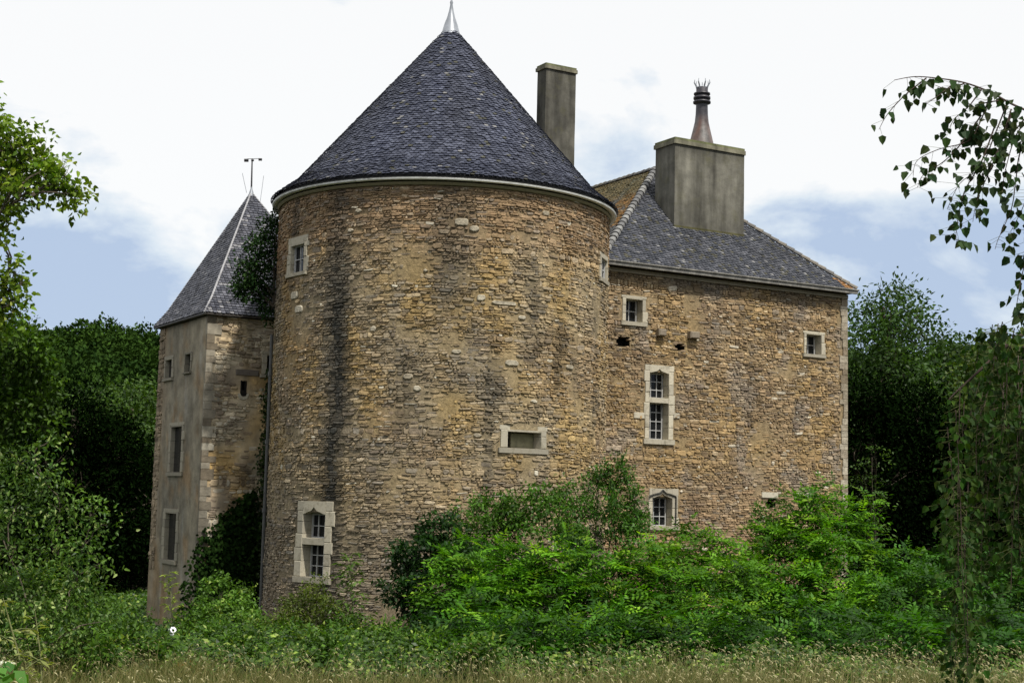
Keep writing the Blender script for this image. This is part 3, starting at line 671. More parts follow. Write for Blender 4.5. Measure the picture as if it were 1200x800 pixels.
# turret roof: a flared pyramid
WO = .16
e0 = V((WC.x,WC.y,WZ)) - U*.06-VV*.06; eLl = e0+VV*(SW+.34); eRr = e0+U*5.3; eB = eLl+U*5.3
apx = at(294.5, 226, (e0.y+eB.y)/2+.0)
def ring_at(f, rise):   # intermediate ring for the bellcast
    P = [e0, eLl, eB, eRr]; return [V((p.x+(apx.x-p.x)*f, p.y+(apx.y-p.y)*f, WZ+rise)) for p in P]
HT = apx.z-WZ; r1_ = ring_at(.15, HT*.115)
rf = MB()
for (A, B, A2, B2) in ((eLl,e0,r1_[1],r1_[0]),(e0,eRr,r1_[0],r1_[3]),(eRr,eB,r1_[3],r1_[2]),(eB,eLl,r1_[2],r1_[1])):
    n1_ = (B-A).cross(A2-A).normalized(); n1_ = n1_ if n1_.z > 0 else -n1_
    n2_ = (B2-A2).cross(apx-A2).normalized(); n2_ = n2_ if n2_.z > 0 else -n2_
    rf.add([A+dn, B+dn, B2+dn, A2+dn], [(0,1,2,3)], (.05,.05,.055)); rf.add([A2+dn, B2+dn, apx+dn], [(0,1,2)], (.05,.05,.055))
    left = (A - eLl).length < .01
    def ws(f, x, rd, left=left):
        q = rd.random(); c = mixc((.024,.027,.040),(.085,.088,.108), rd.random()**1.3)
        if q < (.04 if left else .09): c = (.16,.16,.17)
        return mulc(c, 1+.5*fbm(x*7, f*6, 3.+left))
    slates(rf, A, B, A2, B2, n1_, ws, .10, .13, 71); slates(rf, A2, B2, apx, apx, n2_, ws, .10, .13, 72)
rf.add([e0-UP*.05, eRr-UP*.05, eB-UP*.05, eLl-UP*.05], [(0,1,2,3)], (.05,.045,.04))
for A, B in ((eLl, e0), (e0, eRr)): rf.add([A-UP*.05, B-UP*.05, B+UP*.0, A+UP*.0], [(0,1,2,3)], (.05,.045,.04))
rf.build('roof', M_slate, turret)
m = MB(); m.tube([e0.lerp(r1_[0], 0), r1_[0]+UP*.03, apx+UP*.03], [.035,.035,.03], 6); m.tube([eLl, r1_[1]+UP*.03, apx+UP*.03], [.03,.03,.03], 6); m.tube([eRr, r1_[3]+UP*.03, apx+UP*.03], [.03,.03,.03], 6)
m.build('hip_capping', mat_col('lead_capping', .6, 7., .3, .1, 20., .004, .4, base=(.30,.30,.31)), turret)
m = MB(); m.lathe([(.17,apx.z-.36),(.15,apx.z-.3),(.06,apx.z+.05),(.035,apx.z+.12),(.025,apx.z+.2)], apx, 12); m.build('finial', M_zinc, turret, True)
m = MB(); tp = at(295.5, 186.5, apx.y)
m.tube([apx, tp], [.03,.022], 6); m.tube([tp-U*.25*0-V((.18,0,.0)), tp+V((.24,0,.02))], .010, 5)
for px, py, s_ in ((288.7,188,.055),(305,187,.045),(296,188,.035)):
    q = at(px, py, apx.y); m.tube([q-V((s_*1.2,0,0)), q+V((s_*1.2,0,0))], [s_, s_], 8)
m.build('weather_vane', M_dark, turret)
for (x0, y0, x1, y1) in ((305,236,309,206),(289,226,284,203)):
    m = MB(); m.tube([at(x0,y0,apx.y), at(x1,y1,apx.y)], .008, 4); m.build('aerial_wire', M_zinc, turret)
# downpipe between turret and round tower
dp = MB(); P = [at(318.5-.02*(y-400)-.006*(y-400)*0, y, 42.3) for y in (392, 440, 520, 600, 700, 745)]
P = [V((P[0].x, P[0].y, p.z)) for p in P]; dp.tube(P, .05, 8)
for p in P[1:4]: dp.tube([p, p+UP*.12], .075, 8)
o = dp.build('downpipe', mat_col('pipe_paint', .5, 4., .3, .1, 20., .004, .4, base=(.09,.09,.085)), turret)

# =================================================================== VEGETATION
def unit(a): return a/np.maximum(np.linalg.norm(a, axis=1, keepdims=True), 1e-9)
def leaf_obj(name, mat, parent, C, D, Nn, L, W, COLR, fold=.12, wide=.42):
    C = np.asarray(C, float); n = len(C); D = unit(D); S = unit(np.cross(D, Nn)); Nn = np.cross(S, D)
    L = np.broadcast_to(np.asarray(L, float).reshape(-1, 1), (n, 1)); W = np.broadcast_to(np.asarray(W, float).reshape(-1, 1), (n, 1))
    v = np.empty((n, 4, 3)); v[:, 0] = C; v[:, 1] = C+D*L*wide+S*W/2+Nn*W*fold; v[:, 2] = C+D*L-Nn*L*.08; v[:, 3] = C+D*L*wide-S*W/2+Nn*W*fold
    return quads(name, mat, parent, v, COLR)
def leaf_ovate(name, mat, parent, C, D, Nn, L, W, COLR, fold=.18, lo=.22, hi=.62, wh=.72):
    C = np.asarray(C, float); n = len(C); D = unit(D); S = unit(np.cross(D, Nn)); Nn = np.cross(S, D)
    L = np.broadcast_to(np.asarray(L, float).reshape(-1, 1), (n, 1)); W = np.broadcast_to(np.asarray(W, float).reshape(-1, 1), (n, 1)); vs = []
    for sg in (1, -1):
        v = np.empty((n, 4, 3)); v[:, 0] = C; v[:, 1] = C+D*L*lo+sg*S*W/2+Nn*W*fold; v[:, 2] = C+D*L*hi+sg*S*W*wh/2+Nn*(W*fold*.8-L*.03); v[:, 3] = C+D*L-Nn*L*.10
        if sg < 0: v = v[:, ::-1]
        vs.append(v)
    return quads(name, mat, parent, np.concatenate(vs), np.concatenate([COLR, COLR]))
def quads(name, mat, parent, v, COLR):
    n = len(v); me = bpy.data.meshes.new(name); me.vertices.add(n*4); me.vertices.foreach_set('co', v.reshape(-1).astype(np.float32))
    me.loops.add(n*4); me.loops.foreach_set('vertex_index', np.arange(n*4, dtype=np.int32)); me.polygons.add(n)
    me.polygons.foreach_set('loop_start', np.arange(0, n*4, 4, dtype=np.int32))
    try: me.polygons.foreach_set('loop_total', np.full(n, 4, dtype=np.int32))
    except Exception: pass
    me.update(calc_edges=True)
    ca = me.color_attributes.new('Col', 'FLOAT_COLOR', 'POINT'); c = np.ones((n, 4, 4), dtype=np.float32); c[:, :, :3] = np.asarray(COLR, dtype=np.float32)[:, None, :]
    ca.data.foreach_set('color', c.ravel())
    return link(name, me, mat, parent)
def rnd_unit(n, r=rng):
    a = r.normal(size=(n, 3)); return unit(a)
def pal(n, cols, r=rng, var=.25, grp=1):
    k = n//grp+1; t = r.random((k, 1)); a, b = np.array(cols[0]), np.array(cols[1]); c = a*(1-t)+b*t
    if len(cols) > 2: m = r.random((k, 1)) < .08; c = np.where(m, np.array(cols[2]), c)
    c = np.repeat(c, grp, 0)[:n]; return c*(1+var*(r.random((n, 1))-.5)*2)
def cluster_leaves(clumps, per, k, spread, up=.8, dens_shell=.5):
    """clumps [(centre, (rx,ry,rz))]; per = clusters per m2 of clump surface; k leaves in each cluster -> base points, outward, normals"""
    Cs, Os = [], []
    for c, r in clumps:
        r = np.array(r, float); area = 4*math.pi*(r.prod())**(2/3); n = max(4, int(area*per)); d = rnd_unit(n)
        lump = 1+.22*np.sin(d[:, 0]*5+c[0])*np.cos(d[:, 2]*4+c[2]*2)+.12*np.sin(d[:, 1]*9+d[:, 2]*8+c[0]*3)
        rad = (dens_shell+(1-dens_shell)*rng.random(n)**.5)*lump
        Cs.append(np.array(c)+d*r*rad[:, None]); Os.append(d)
    C = np.concatenate(Cs); O = np.concatenate(Os); n = len(C)
    C = np.repeat(C, k, 0)+rng.normal(size=(n*k, 3))*spread*np.array([1, 1, .6]); O = np.repeat(O, k, 0)
    D = unit(O*.7+rnd_unit(n*k)*.9+np.array([0, 0, -.25])); Nn = unit(rnd_unit(n*k)*.75+np.array([0, 0, up])+O*.25)
    return C, D, Nn
def tone(C, f=.9, amp=.4):
    return (1+amp*(np.sin(C[:, 0]*f*2.1+np.sin(C[:, 2]*f*2.7))*np.cos(C[:, 2]*f*3.1+C[:, 1]*f*1.3)))[:, None]
def sub(clumps, k=5, f=.5, seed=1):
    q = np.random.default_rng(seed+len(clumps)); o = []
    for c, r in clumps:
        for i in range(k):
            d = unit(q.normal(size=(1, 3)))[0]; d[2] = d[2]*1.1+.15; g_ = f*(.5+.8*q.random()); o.append((tuple(np.array(c)+d*np.array(r)*(.7+.5*q.random())), (r[0]*g_, r[1]*g_, max(r[2]*g_*1.1, .22))))
    return o
def fronds(clumps, per, K=9, FL=.28, lf=(.055,.024), cols=None, up=1.2, shell=.45):
    Cs, Os = [], []
    for c, r in clumps:
        r = np.array(r, float); area = 4*math.pi*(r.prod())**(2/3); n = max(4, int(area*per)); d = rnd_unit(n)
        rad = shell+(1-shell)*rng.random(n)**.6; rad *= 1+.2*np.sin(d[:, 0]*6+c[0]*3)*np.cos(d[:, 2]*6+c[2]*5)
        # layered sprays: clusters at a few levels
        P = np.array(c)+d*r*rad[:, None]; P[:, 2] += .10*np.sin(P[:, 2]*14+P[:, 0]*2)
        Cs.append(P); Os.append(d)
    C = np.concatenate(Cs); O = np.concatenate(Os); n = len(C)
    D = unit(O*np.array([1, 1, .6])+rnd_unit(n)*np.array([.9, .9, .5])+np.array([0, 0, .22])); Nn = unit(rnd_unit(n)*.6+O*.25+np.array([0, 0, up]))
    S = unit(np.cross(D, Nn)); ln = FL*(.65+.6*rng.random((n, 1)))
    base = pal(n, cols, var=.35)*tone(C, 1.6, .45); Vc, Vd, Vn, Vcol = [], [], [], []
    for k in range(K):
        t = (k//2+.6)/(K/2); sg = 1 if k % 2 else -1
        if k == K-1: sg = 0
        p = C+D*ln*t-np.array([0, 0, 1])*ln*.38*t*t
        dd = D*(.45 if sg else 1)+S*sg*.95-np.array([0, 0, .15]); Vc.append(p); Vd.append(dd); Vn.append(Nn+rnd_unit(n)*.3); Vcol.append(base*(1+.15*(rng.random((n, 1))-.5)))
    L = lf[0]*(.8+.4*rng.random(n*K)); return np.concatenate(Vc), np.concatenate(Vd), np.concatenate(Vn), L, lf[1], np.concatenate(Vcol)
def clump_px(px, py, rx, ry, Y, rd_=None):
    p = at(px, py, Y); s = Y/FPX; return ((p.x, p.y, p.z), (rx*s, (rd_ if rd_ else rx*s*.9), ry*s))
def branches(parent, base, clumps, r0=.08, mat=M_bark, col=(.06,.05,.035), stems=1, spread=.3, k=6, name='branches', chain=False):
    m = MB(); rd = random.Random(len(clumps)); base = V(base)
    for c, r in (clumps if len(clumps) < 12 or chain else clumps[::2]):
        c = V(c); b = base+V((rd.uniform(-1,1), rd.uniform(-1,1), 0))*spread
        if chain:
            near = [V(c2) for c2, r2 in clumps if (V(c2)-base).length < (c-base).length-.15]
            if near: b = min(near, key=lambda q: (q-c).length)
        mid = b.lerp(c, .5)+V((rd.uniform(-.15,.15), rd.uniform(-.15,.15), .12))*(c-b).length*.6
        mid = b.lerp(c, .5)+V((rd.uniform(-.1,.1), rd.uniform(-.1,.1), .06))*(c-b).length
        rr = r0*min(1, .5+(c-b).length*.12)
        m.tube([b, b.lerp(mid, .5)+V((rd.uniform(-.04,.04),0,.02)), mid, mid.lerp(c, .6), c], [rr, rr*.8, rr*.62, rr*.4, rr*.2], k, col)
        for j in range(5):
            d = V(rnd_unit(1)[0]); m.tube([mid.lerp(c, .3+.13*j), c+V((d.x*r[0], d.y*r[1], d.z*r[2]))*.8], [rr*.28, rr*.06], 4, col)
    return m.build(name, mat, parent)
def trunk(parent, base, top, r, mat=M_bark, col=(.11,.09,.07), bend=.2, name='trunk'):
    m = MB(); base, top = V(base), V(top); rd = random.Random(int(abs(base.x*100))); P = []; Rr = []
    for i in range(8):
        t = i/7; P.append(base.lerp(top, t)+V((math.sin(t*3+base.x), math.cos(t*2.3+base.y), 0))*bend*t*(1-t)*2); Rr.append(r*(1.35-.35*min(1, t*6) if t < .17 else 1-.72*t))
    m.tube(P, Rr, 10, col); return m.build(name, mat, parent, True)

G1 = ((.030,.075,.010), (.075,.150,.016)); 
# ---- far wooded hillsides (one mass each)
def far_wood(name, label, xs, seed, cols, dmin=215, dmax=480, n=520):
    r = np.random.default_rng(seed); cl = []; colr = []
    Cc, Dd, Nn_, Co, Ls = [], [], [], [], []
    for i in range(n):
        d = dmin+(dmax-dmin)*r.random()**.8; a = math.radians(xs[0]+(xs[1]-xs[0])*r.random()); x, y = d*math.sin(a), d*math.cos(a); z = gz(x, y)
        R0 = 2.4+2.2*r.random()**2; hh = R0*(1.0+.6*r.random()); base = np.array([x, y, z+hh*.5]); m = 330
        dd = unit(r.normal(size=(m, 3))); dd[:, 1] = -np.abs(dd[:, 1])*.9+dd[:, 1]*.1; dd = unit(dd)
        lump = 1+.25*np.sin(dd[:, 0]*5+i)*np.cos(dd[:, 2]*5+i*2)+.1*r.normal(size=m)
        P = base+dd*np.array([R0, R0, hh])*lump[:, None]; t = r.random(); c = np.array(cols[0])*(1-t)+np.array(cols[1])*t
        Cc.append(P); Dd.append(unit(dd+unit(r.normal(size=(m, 3)))*.8)); Nn_.append(unit(dd*.8+np.array([0,0,.8])+unit(r.normal(size=(m, 3)))*.6)); Co.append(c*(1+.5*(r.random((m, 1))-.5))); Ls.append(np.full(m, .55+.45*r.random())*(1+d/900))
    L = np.concatenate(Ls); o = leaf_obj(name, M_leafd, None, np.concatenate(Cc), np.concatenate(Dd), np.concatenate(Nn_), L*.95, L*.7, np.concatenate(Co))
    return tag(o, label, kind='stuff')
far_wood('hillside_wood', 'dark green wood covering the far hillside left of the castle', (-26, -8), 3, ((.014,.032,.008), (.035,.070,.012)))
far_wood('hillside_wood', 'dark green wood along the skyline right of the castle', (9, 27), 4, ((.018,.040,.010), (.040,.078,.014)))
for o in COL.objects:
    if o.name.startswith('hillside_wood'): o['category'] = 'wood'
# ---- individual trees
def tree(name, label, cat, bx, by, clumps, leaf=(.12,.09), per=9, k=8, spread=.22, cols=G1, mat=M_leaf, tr=.25, group=None, ttop=None, shell=.5, tcol=(.09,.075,.055), up=.8, tk=True, br=1.):
    z = gz(bx, by)-.1; t = empty(name, (bx, by, z), label, cat, group)
    top = ttop or (bx, by, max(c[2] for c, r in clumps)); zc = z+(top[2]-z)*.35 if tk else z
    if tk: trunk(t, (bx, by, z), top, tr, col=tcol)
    branches(t, (bx, by, zc), clumps, tr*.45*br, col=tcol, name='limbs', chain=(by < 32))
    C, D, Nn_ = cluster_leaves(clumps, per, k, spread, up, shell); n = len(C)
    (leaf_ovate if by < 32 else leaf_obj)('crown', mat, t, C, D, Nn_, leaf[0]*(.7+.6*rng.random(n)), leaf[1], pal(n, cols, var=.35, grp=k)*tone(C, .5 if by > 40 else 1.5, .35)); return t
def blob_clumps(bx, by, z0, z1, R, n, seed=1, r=(1.2,2.0)):
    q = random.Random(seed); o = []
    for i in range(n):
        t = (i+.5)/n; z = z0+(z1-z0)*t; w_ = R*math.sin(math.pi*(.12+.82*t))**.7; a = i*2.4+q.random(); rr = q.uniform(*r)
        o.append(((bx+math.cos(a)*max(0, w_-rr*.5)*q.uniform(.4,1), by+math.sin(a)*max(0, w_-rr*.5)*q.uniform(.4,1), z), (rr, rr, rr*.8)))
    return o
def mid_tree(px, Y, ytop, R, label, cols, seed, leaf=(.26,.18), per=3.2, k=9, z0=None, n=16, cat='tree', name='broadleaf_tree', mat=M_leaf, group=None, r=None, tr=.3):
    p = at(px, 572, Y); ztop = at(px, ytop, Y).z; g0 = gz(p.x, Y); r = r or (R*.32, R*.5)
    cl = blob_clumps(p.x, Y, (z0 if z0 is not None else g0+2.5), ztop-r[0]*.7, R, n, seed, r)
    return tree(name, label, cat, p.x, Y, cl, leaf, per, k, .35*R/3, cols, mat, tr, group)
BR = ((.030,.068,.010), (.075,.135,.018), (.12,.16,.03)); MD = ((.010,.028,.004), (.030,.066,.008)); DK_SHADE = ((.0015,.004,.001), (.005,.012,.0025)); YG = ((.060,.120,.010), (.125,.20,.018))  # near-black yew pair has deep shade put into the leaf colour
# left middle distance, between the hill and the turret
mid_tree(150, 92, 455, 4.6, 'mid green broadleaf tree just left of the square turret roof', ((.022,.052,.009), (.060,.110,.016)), 5, group='trees behind the castle on the left')
mid_tree(95, 100, 450, 4.4, 'broad mid green tree on the slope behind the yews', MD, 6, group='trees behind the castle on the left')
mid_tree(40, 80, 455, 4.0, 'light green tree behind the maple at the left edge', ((.030,.068,.008), (.070,.130,.014)), 7, group='trees behind the castle on the left')
mid_tree(178, 78, 500, 3.0, 'low green tree touching the left edge of the turret wall', ((.018,.044,.007), (.048,.092,.012)), 8, group='trees behind the castle on the left')
mid_tree(-40, 90, 440, 5, 'broad green tree at the far left on the slope', MD, 9, group='trees behind the castle on the left')
for i, (px, Y, yt, R_t, lb) in enumerate([(82, 62, 448, 3.4, 'yew with painted-in shade left of the turret, behind the pale leaved shrub'), (125, 64, 485, 3.4, 'yew with painted-in shade standing between the pale leaved shrub and the turret'), (20, 60, 530, 3.2, 'yew with painted-in shade at the left edge behind the shrub'), (168, 70, 545, 3.2, 'yew with painted-in shade hard against the left edge of the turret'), (-40, 64, 520, 3.6, 'yew with painted-in shade beyond the left frame edge')]):
    mid_tree(px, Y, yt, R_t, lb, DK_SHADE, 20+i, leaf=(.2,.10), per=5.5, k=9, z0=-1.0, n=18, name='shaded_yew', cat='yew', mat=M_leafd, group='yews with painted-in shade on the left')
# right middle distance
mid_tree(1035, 66, 336, 3.6, 'tall ash tree rising beside the right corner of the house', ((.020,.050,.010), (.050,.10,.018)), 11, leaf=(.24,.12), per=4, n=22, name='ash_tree', group='trees behind the castle on the right', r=(1.0,1.7), z0=3)
mid_tree(1110, 84, 388, 4.4, 'dense green tree under the birch twigs at the right', MD, 12, group='trees behind the castle on the right', n=18)
mid_tree(1180, 76, 392, 4.2, 'yellowish green tree at the right edge', ((.030,.056,.008), (.075,.110,.016)), 13, group='trees behind the castle on the right', n=18)
mid_tree(1250, 84, 380, 5, 'tall green tree beyond the right frame edge', MD, 14, group='trees behind the castle on the right')
for i, (px, Y, yt, R_t, lb) in enumerate([(1020, 58, 440, 2.8, 'yew with painted-in shade next to the right corner of the house'), (1075, 60, 450, 3.2, 'yew with painted-in shade behind the hanging birch strand'), (1135, 57, 480, 3.2, 'yew with painted-in shade behind the birch curtain'), (1195, 60, 490, 3.4, 'yew with painted-in shade at the right frame edge')]):
    mid_tree(px, Y, yt, R_t, lb, DK_SHADE, 40+i, leaf=(.2,.10), per=5.5, k=9, z0=.3, n=18, name='shaded_yew', cat='yew', mat=M_leafd, group='yews with painted-in shade on the right')
mid_tree(1022, 53, 515, 1.1, 'small light green sapling in front of the yews', ((.03,.07,.01),(.07,.13,.02)), 49, leaf=(.12,.06), per=4, k=6, z0=2.2, n=6, name='sapling', cat='sapling', r=(.5,.8), tr=.02)

# ---- leafy maple at the left frame edge
Ym = 14.5
mcl = [clump_px(*a) for a in [(8,160,26,16,Ym),(32,178,26,14,Ym+.2),(55,196,20,12,Ym),(72,212,18,10,Ym-.1),(90,224,11,9,Ym),(62,224,14,10,Ym+.2),(30,205,22,16,Ym+.3),(8,205,24,22,Ym),(4,240,24,18,Ym+.2),(22,225,16,12,Ym-.2),(-6,262,18,12,Ym),(5,330,16,16,Ym),(18,345,12,14,Ym),(0,360,24,14,Ym+.2),(-20,150,30,20,Ym),(-30,210,34,30,Ym+.6),(-50,300,40,40,Ym+.8),(-60,380,40,36,Ym),(-100,160,60,60,Ym+1),(-160,260,60,70,Ym),(-110,60,60,50,Ym+.5),(-30,120,16,10,Ym)]]
MPC = ((.055,.115,.008), (.15,.22,.018), (.24,.28,.05))
bxm = at(-190, 572, Ym+1).x
mt = tree('maple_tree', 'bright green maple whose leafy boughs reach in from the left edge', 'maple', bxm, Ym+1, sub(mcl, 5, .5)+mcl, (.060,.052), 44, 5, .06, MPC, M_leaf, .17, shell=.25, up=.7, br=.3)
# lower foliage behind it: yellow green bush tree
lcl = [clump_px(*a) for a in [(10,395,34,22,30),(40,420,24,26,30.5),(5,440,34,30,31),(48,460,20,22,31),(20,480,32,24,31),(-30,420,40,40,31),(60,500,14,18,31),(-10,500,34,24,31)]]
tree('elm_tree', 'yellow green tree at the left edge below the maple boughs', 'elm', at(-20,572,31).x, 31, lcl, (.12,.085), 38, 6, .14, ((.020,.052,.004), (.062,.120,.009)), M_leaf, .15, br=.4)
# ---- pale leaved shrub on the left
Yl = 21
scl = [clump_px(*a) for a in [(20,540,24,20,Yl),(50,560,28,22,Yl),(70,590,32,26,Yl),(105,600,20,14,Yl-.2),(122,612,12,10,Yl),(20,590,34,30,Yl),(60,640,34,30,Yl),(10,650,34,30,Yl-.3),(98,640,24,22,Yl),(118,660,14,14,Yl),(40,530,16,12,Yl),(90,680,22,20,Yl),(30,700,40,24,Yl-.4),(-20,600,40,60,Yl),(78,712,30,18,Yl-.3),(60,515,10,8,Yl),(-25,545,30,25,Yl),(40,728,34,16,Yl-.3),(85,738,26,14,Yl-.4),(10,750,34,16,Yl-.5),(120,728,18,12,Yl),(60,755,34,10,Yl-.6)]]
tree('dogwood_shrub', 'tall loose shrub with small pale glossy leaves at the left', 'shrub', at(30,572,Yl).x, Yl, scl, (.078,.042), 34, 6, .13, ((.022,.062,.008), (.090,.165,.022), (.27,.34,.12)), M_leafg, .07, shell=.2, up=.6, tk=False, br=.7)
# ---- weeds at the left edge
def weed(name, label, px, Y, y0, y1, n, ll, cols, seed, lean=.1, w_=.3, cat='weed'):
    q = random.Random(seed); b = at(px, y0, Y); z0 = gz(b.x, Y)-.05; t = at(px, y1, Y); e_ = empty(name, (b.x, Y, z0), label, cat); m = MB(); Cc, Dd = [], []
    top = V((t.x, Y, t.z)); bs = V((b.x, Y, z0)); P = [bs.lerp(top, i/5)+V((lean*math.sin(i*.8), 0, 0)) for i in range(6)]; m.tube(P, [.014,.013,.011,.009,.007,.003], 5, (.16,.17,.07))
    for i in range(n):
        f = .25+.75*i/n; p = P[0].lerp(P[-1], f)+V((lean*math.sin(f*5*.8), 0, 0)); a = i*2.4; d = V((math.cos(a), math.sin(a), q.uniform(.1,.7))); Ln = w_*(1.1-f*.6)*q.uniform(.6,1.1); e2 = p+d*Ln
        m.tube([p, p.lerp(e2, .5)+V((0,0,.02)), e2], [.006,.004,.002], 4, (.16,.18,.07))
        for j in range(7): Cc.append(p.lerp(e2, .25+.75*j/6)); Dd.append((d.x*.6+q.uniform(-.8,.8), d.y*.6+q.uniform(-.8,.8), q.uniform(-.4,.3)))
    m.build('stem', M_bark, e_); k = len(Cc); Cc = np.array([tuple(c) for c in Cc]); leaf_obj('leaves', M_leaf, e_, Cc, np.array(Dd), unit(rnd_unit(k)*.5+np.array([0,0,1.])), ll*(.7+.6*rng.random(k)), ll*.35, pal(k, cols)); return e_
YW = ((.12,.17,.02), (.22,.26,.04))
weed('tall_weed', 'pale yellow stemmed weed in the bottom left corner', 14, 15, 800, 700, 12, .13, ((.16,.19,.05),(.26,.28,.09)), 3, .12, .42)
weed('tall_weed', 'upright pale weed just right of the corner weed', 45, 16.5, 800, 715, 10, .09, YW, 4, .05, .25)
weed('climbing_weed', 'thin yellow green weed climbing in front of the turret', 200, 34, 760, 668, 22, .13, ((.13,.19,.02),(.22,.28,.04)), 5, .03, .30)
weed('mullein_weed', 'leafy weed against the tower right of the ogee window', 411, 35, 750, 650, 30, .20, ((.04,.09,.012),(.10,.17,.03)), 6, .04, .5)

# ---- creepers and plants on the masonry
def ivy(name, label, pts, cols, leaf=(.10,.085), n=2600, spread=.10, mat=M_leafg, cat='ivy'):
    """pts: polylines of world points on a wall with (point, outward, width)"""
    b = pts[0][0]; e_ = empty(name, (b.x, b.y, b.z), label, cat); Cc, Oo = [], []; m = MB(); m.tube([p+o_*.04 for p, o_, w_ in pts], [.035]*(len(pts)-1)+[.012], 5, (.08,.06,.045)); m.build('stem', M_bark, e_)
    tot = sum((pts[i+1][0]-pts[i][0]).length*(pts[i][2]+pts[i+1][2]) for i in range(len(pts)-1))
    for i in range(len(pts)-1):
        (p, o_, w_), (p2, o2, w2) = pts[i], pts[i+1]; k = int(n*(p2-p).length*(w_+w2)/tot); t = rng.random(k); sd_ = V((0,0,1)).cross(o_).normalized()
        ww = w_+(w2-w_)*t; q = np.clip(rng.normal(size=k)*.55, -1.25, 1.25)*ww; P = np.array(p)[None]+np.outer(t, np.array(p2-p))+np.outer(q, np.array(sd_)); P += np.outer(.05+rng.random(k)**1.5*.28*(1.3-np.abs(q)/(ww+1e-6)*.6), np.array(o_)); P += rng.normal(size=(k, 3))*spread*.5
        Cc.append(P); Oo.append(np.repeat(np.array(o_)[None], k, 0))
    Cc = np.concatenate(Cc); Oo = np.concatenate(Oo); k = len(Cc); D = unit(rnd_unit(k)*.7+np.array([0,0,-.7])); Nn_ = unit(Oo+rnd_unit(k)*.6+np.array([0,0,.3])); leaf_obj('leaves', mat, e_, Cc, D, Nn_, leaf[0]*(.6+.7*rng.random(k)), leaf[1], pal(k, cols, var=.35)); return e_
def wrp(px, py): s, z = wr_hit(px, py); return mwr(s, z, .02)
DI = ((.006,.016,.004), (.018,.038,.008)); OF = V((VV.x*-1, VV.y*-1, 0))
ivy('ivy_mass', 'dark ivy mass filling the corner between turret and round tower', [(wrp(262,720), OF, 1.1), (wrp(268,660), OF, 1.0), (wrp(275,620), OF, .75), (wrp(282,596), OF, .35), (wrp(292,578), OF, .1)], DI, n=6500, leaf=(.13,.11), mat=M_leafd)
ivy('climbing_ivy', 'thin ivy climbing the downpipe beside the round tower', [(wrp(303,700), OF, .6), (wrp(308,600), OF, .28), (wrp(311,520), OF, .22), (wrp(313,460), OF, .14), (wrp(315,430), OF, .06)], ((.010,.024,.006),(.04,.07,.012)), n=2200, leaf=(.10,.08))
# bush growing out of the eaves
ecl = [clump_px(*a) for a in [(318,268,16,14,41.9),(306,290,20,14,41.6),(292,312,18,12,41.5),(305,325,20,14,41.7),(292,340,20,14,41.6),(310,350,14,14,41.8),(322,300,12,22,41.7),(316,368,10,10,41.7),(326,256,8,10,41.8),(285,330,12,10,41.6)]]
wb = mtw(*tw_hit(322, 360), 0.02); eb = empty('wall_shrub', (wb.x, wb.y, wb.z), 'dark bushy shrub growing from the tower wall under the eaves', 'shrub')
branches(eb, wb, ecl, .05, spread=.05); C, D, Nn_ = cluster_leaves(ecl, 40, 6, .09, .5, .3); n = len(C); leaf_obj('foliage', M_leafd, eb, C, D, Nn_, .13*(.7+.6*rng.random(n)), .06, pal(n, ((.012,.030,.010),(.032,.062,.018)), var=.4, grp=6))

# ---- thicket of bushes in front of the house
GB = ((.016,.070,.004), (.095,.235,.010), (.18,.33,.02)); GD = ((.006,.022,.004), (.018,.055,.007)); GM = ((.026,.075,.009), (.075,.160,.018))
def bush(name, label, px, Y, clumps, kind='frond', cols=GB, cat='bush', per=None, leaf=None, rad=.05, mat=M_leaf, group='overgrown bushes along the castle foot'):
    b = at(px, 572, Y); z = gz(b.x, Y)-.05; e_ = empty(name, (b.x, Y, z), label, cat, group); cl = [clump_px(*c) for c in clumps]
    branches(e_, (b.x, Y, z), cl, rad*.6, spread=.5)
    if kind == 'frond': C, D, Nn_, L, Wd, Cl = fronds(sub(cl, 5, .40), (per or 42)*1.1, cols=cols, lf=leaf or (.140,.062), FL=.50, shell=.2); leaf_obj('foliage', mat, e_, C, D, Nn_, L, Wd, Cl)
    else:
        C, D, Nn_ = cluster_leaves(sub(cl, 6), (per or 30)*1.25, 6, .09, .8, .2); n = len(C); lf = leaf or (.10,.05); leaf_obj('foliage', mat, e_, C, D, Nn_, lf[0]*(.7+.6*rng.random(n)), lf[1], pal(n, cols, var=.35, grp=6)*tone(C, 1.6, .35))
    return e_
bush('elder_bush', 'dark leafy bush at the left end of the thicket', 495, 35, [(490,660,26,26,35),(515,640,28,22,34.8),(480,700,26,26,34.5),(470,650,8,12,34.6),(500,625,10,12,35),(520,690,34,34,34.5),(545,655,26,22,35),(500,725,34,20,34),(550,715,34,26,34),(462,690,12,14,34.6)], 'leaf', GD, leaf=(.13,.07), per=26)
bush('elder_bush', 'tall grey green bush against the round tower wall', 560, 36.2, [(545,620,22,16,36.2),(575,605,26,16,36.4),(605,600,26,14,36.2),(560,635,30,20,36),(600,630,34,22,36),(635,600,22,16,36.2),(640,625,30,22,36),(530,640,18,14,36.2),(590,588,10,9,36.3),(622,584,10,9,36.3),(560,594,9,9,36.3),(648,590,8,10,36.3),(535,612,8,12,36.3)], 'leaf', GM, leaf=(.11,.06), per=17)
bush('robinia_bush', 'bright feathery bush in front of the round tower', 560, 32, [(545,655,24,10,32),(575,680,34,14,31.5),(530,690,24,12,31.5),(555,705,30,12,31),(600,660,30,14,32),(610,700,36,16,31),(580,730,40,16,30.5),(640,730,36,16,30.5),(640,680,34,16,31.5)])
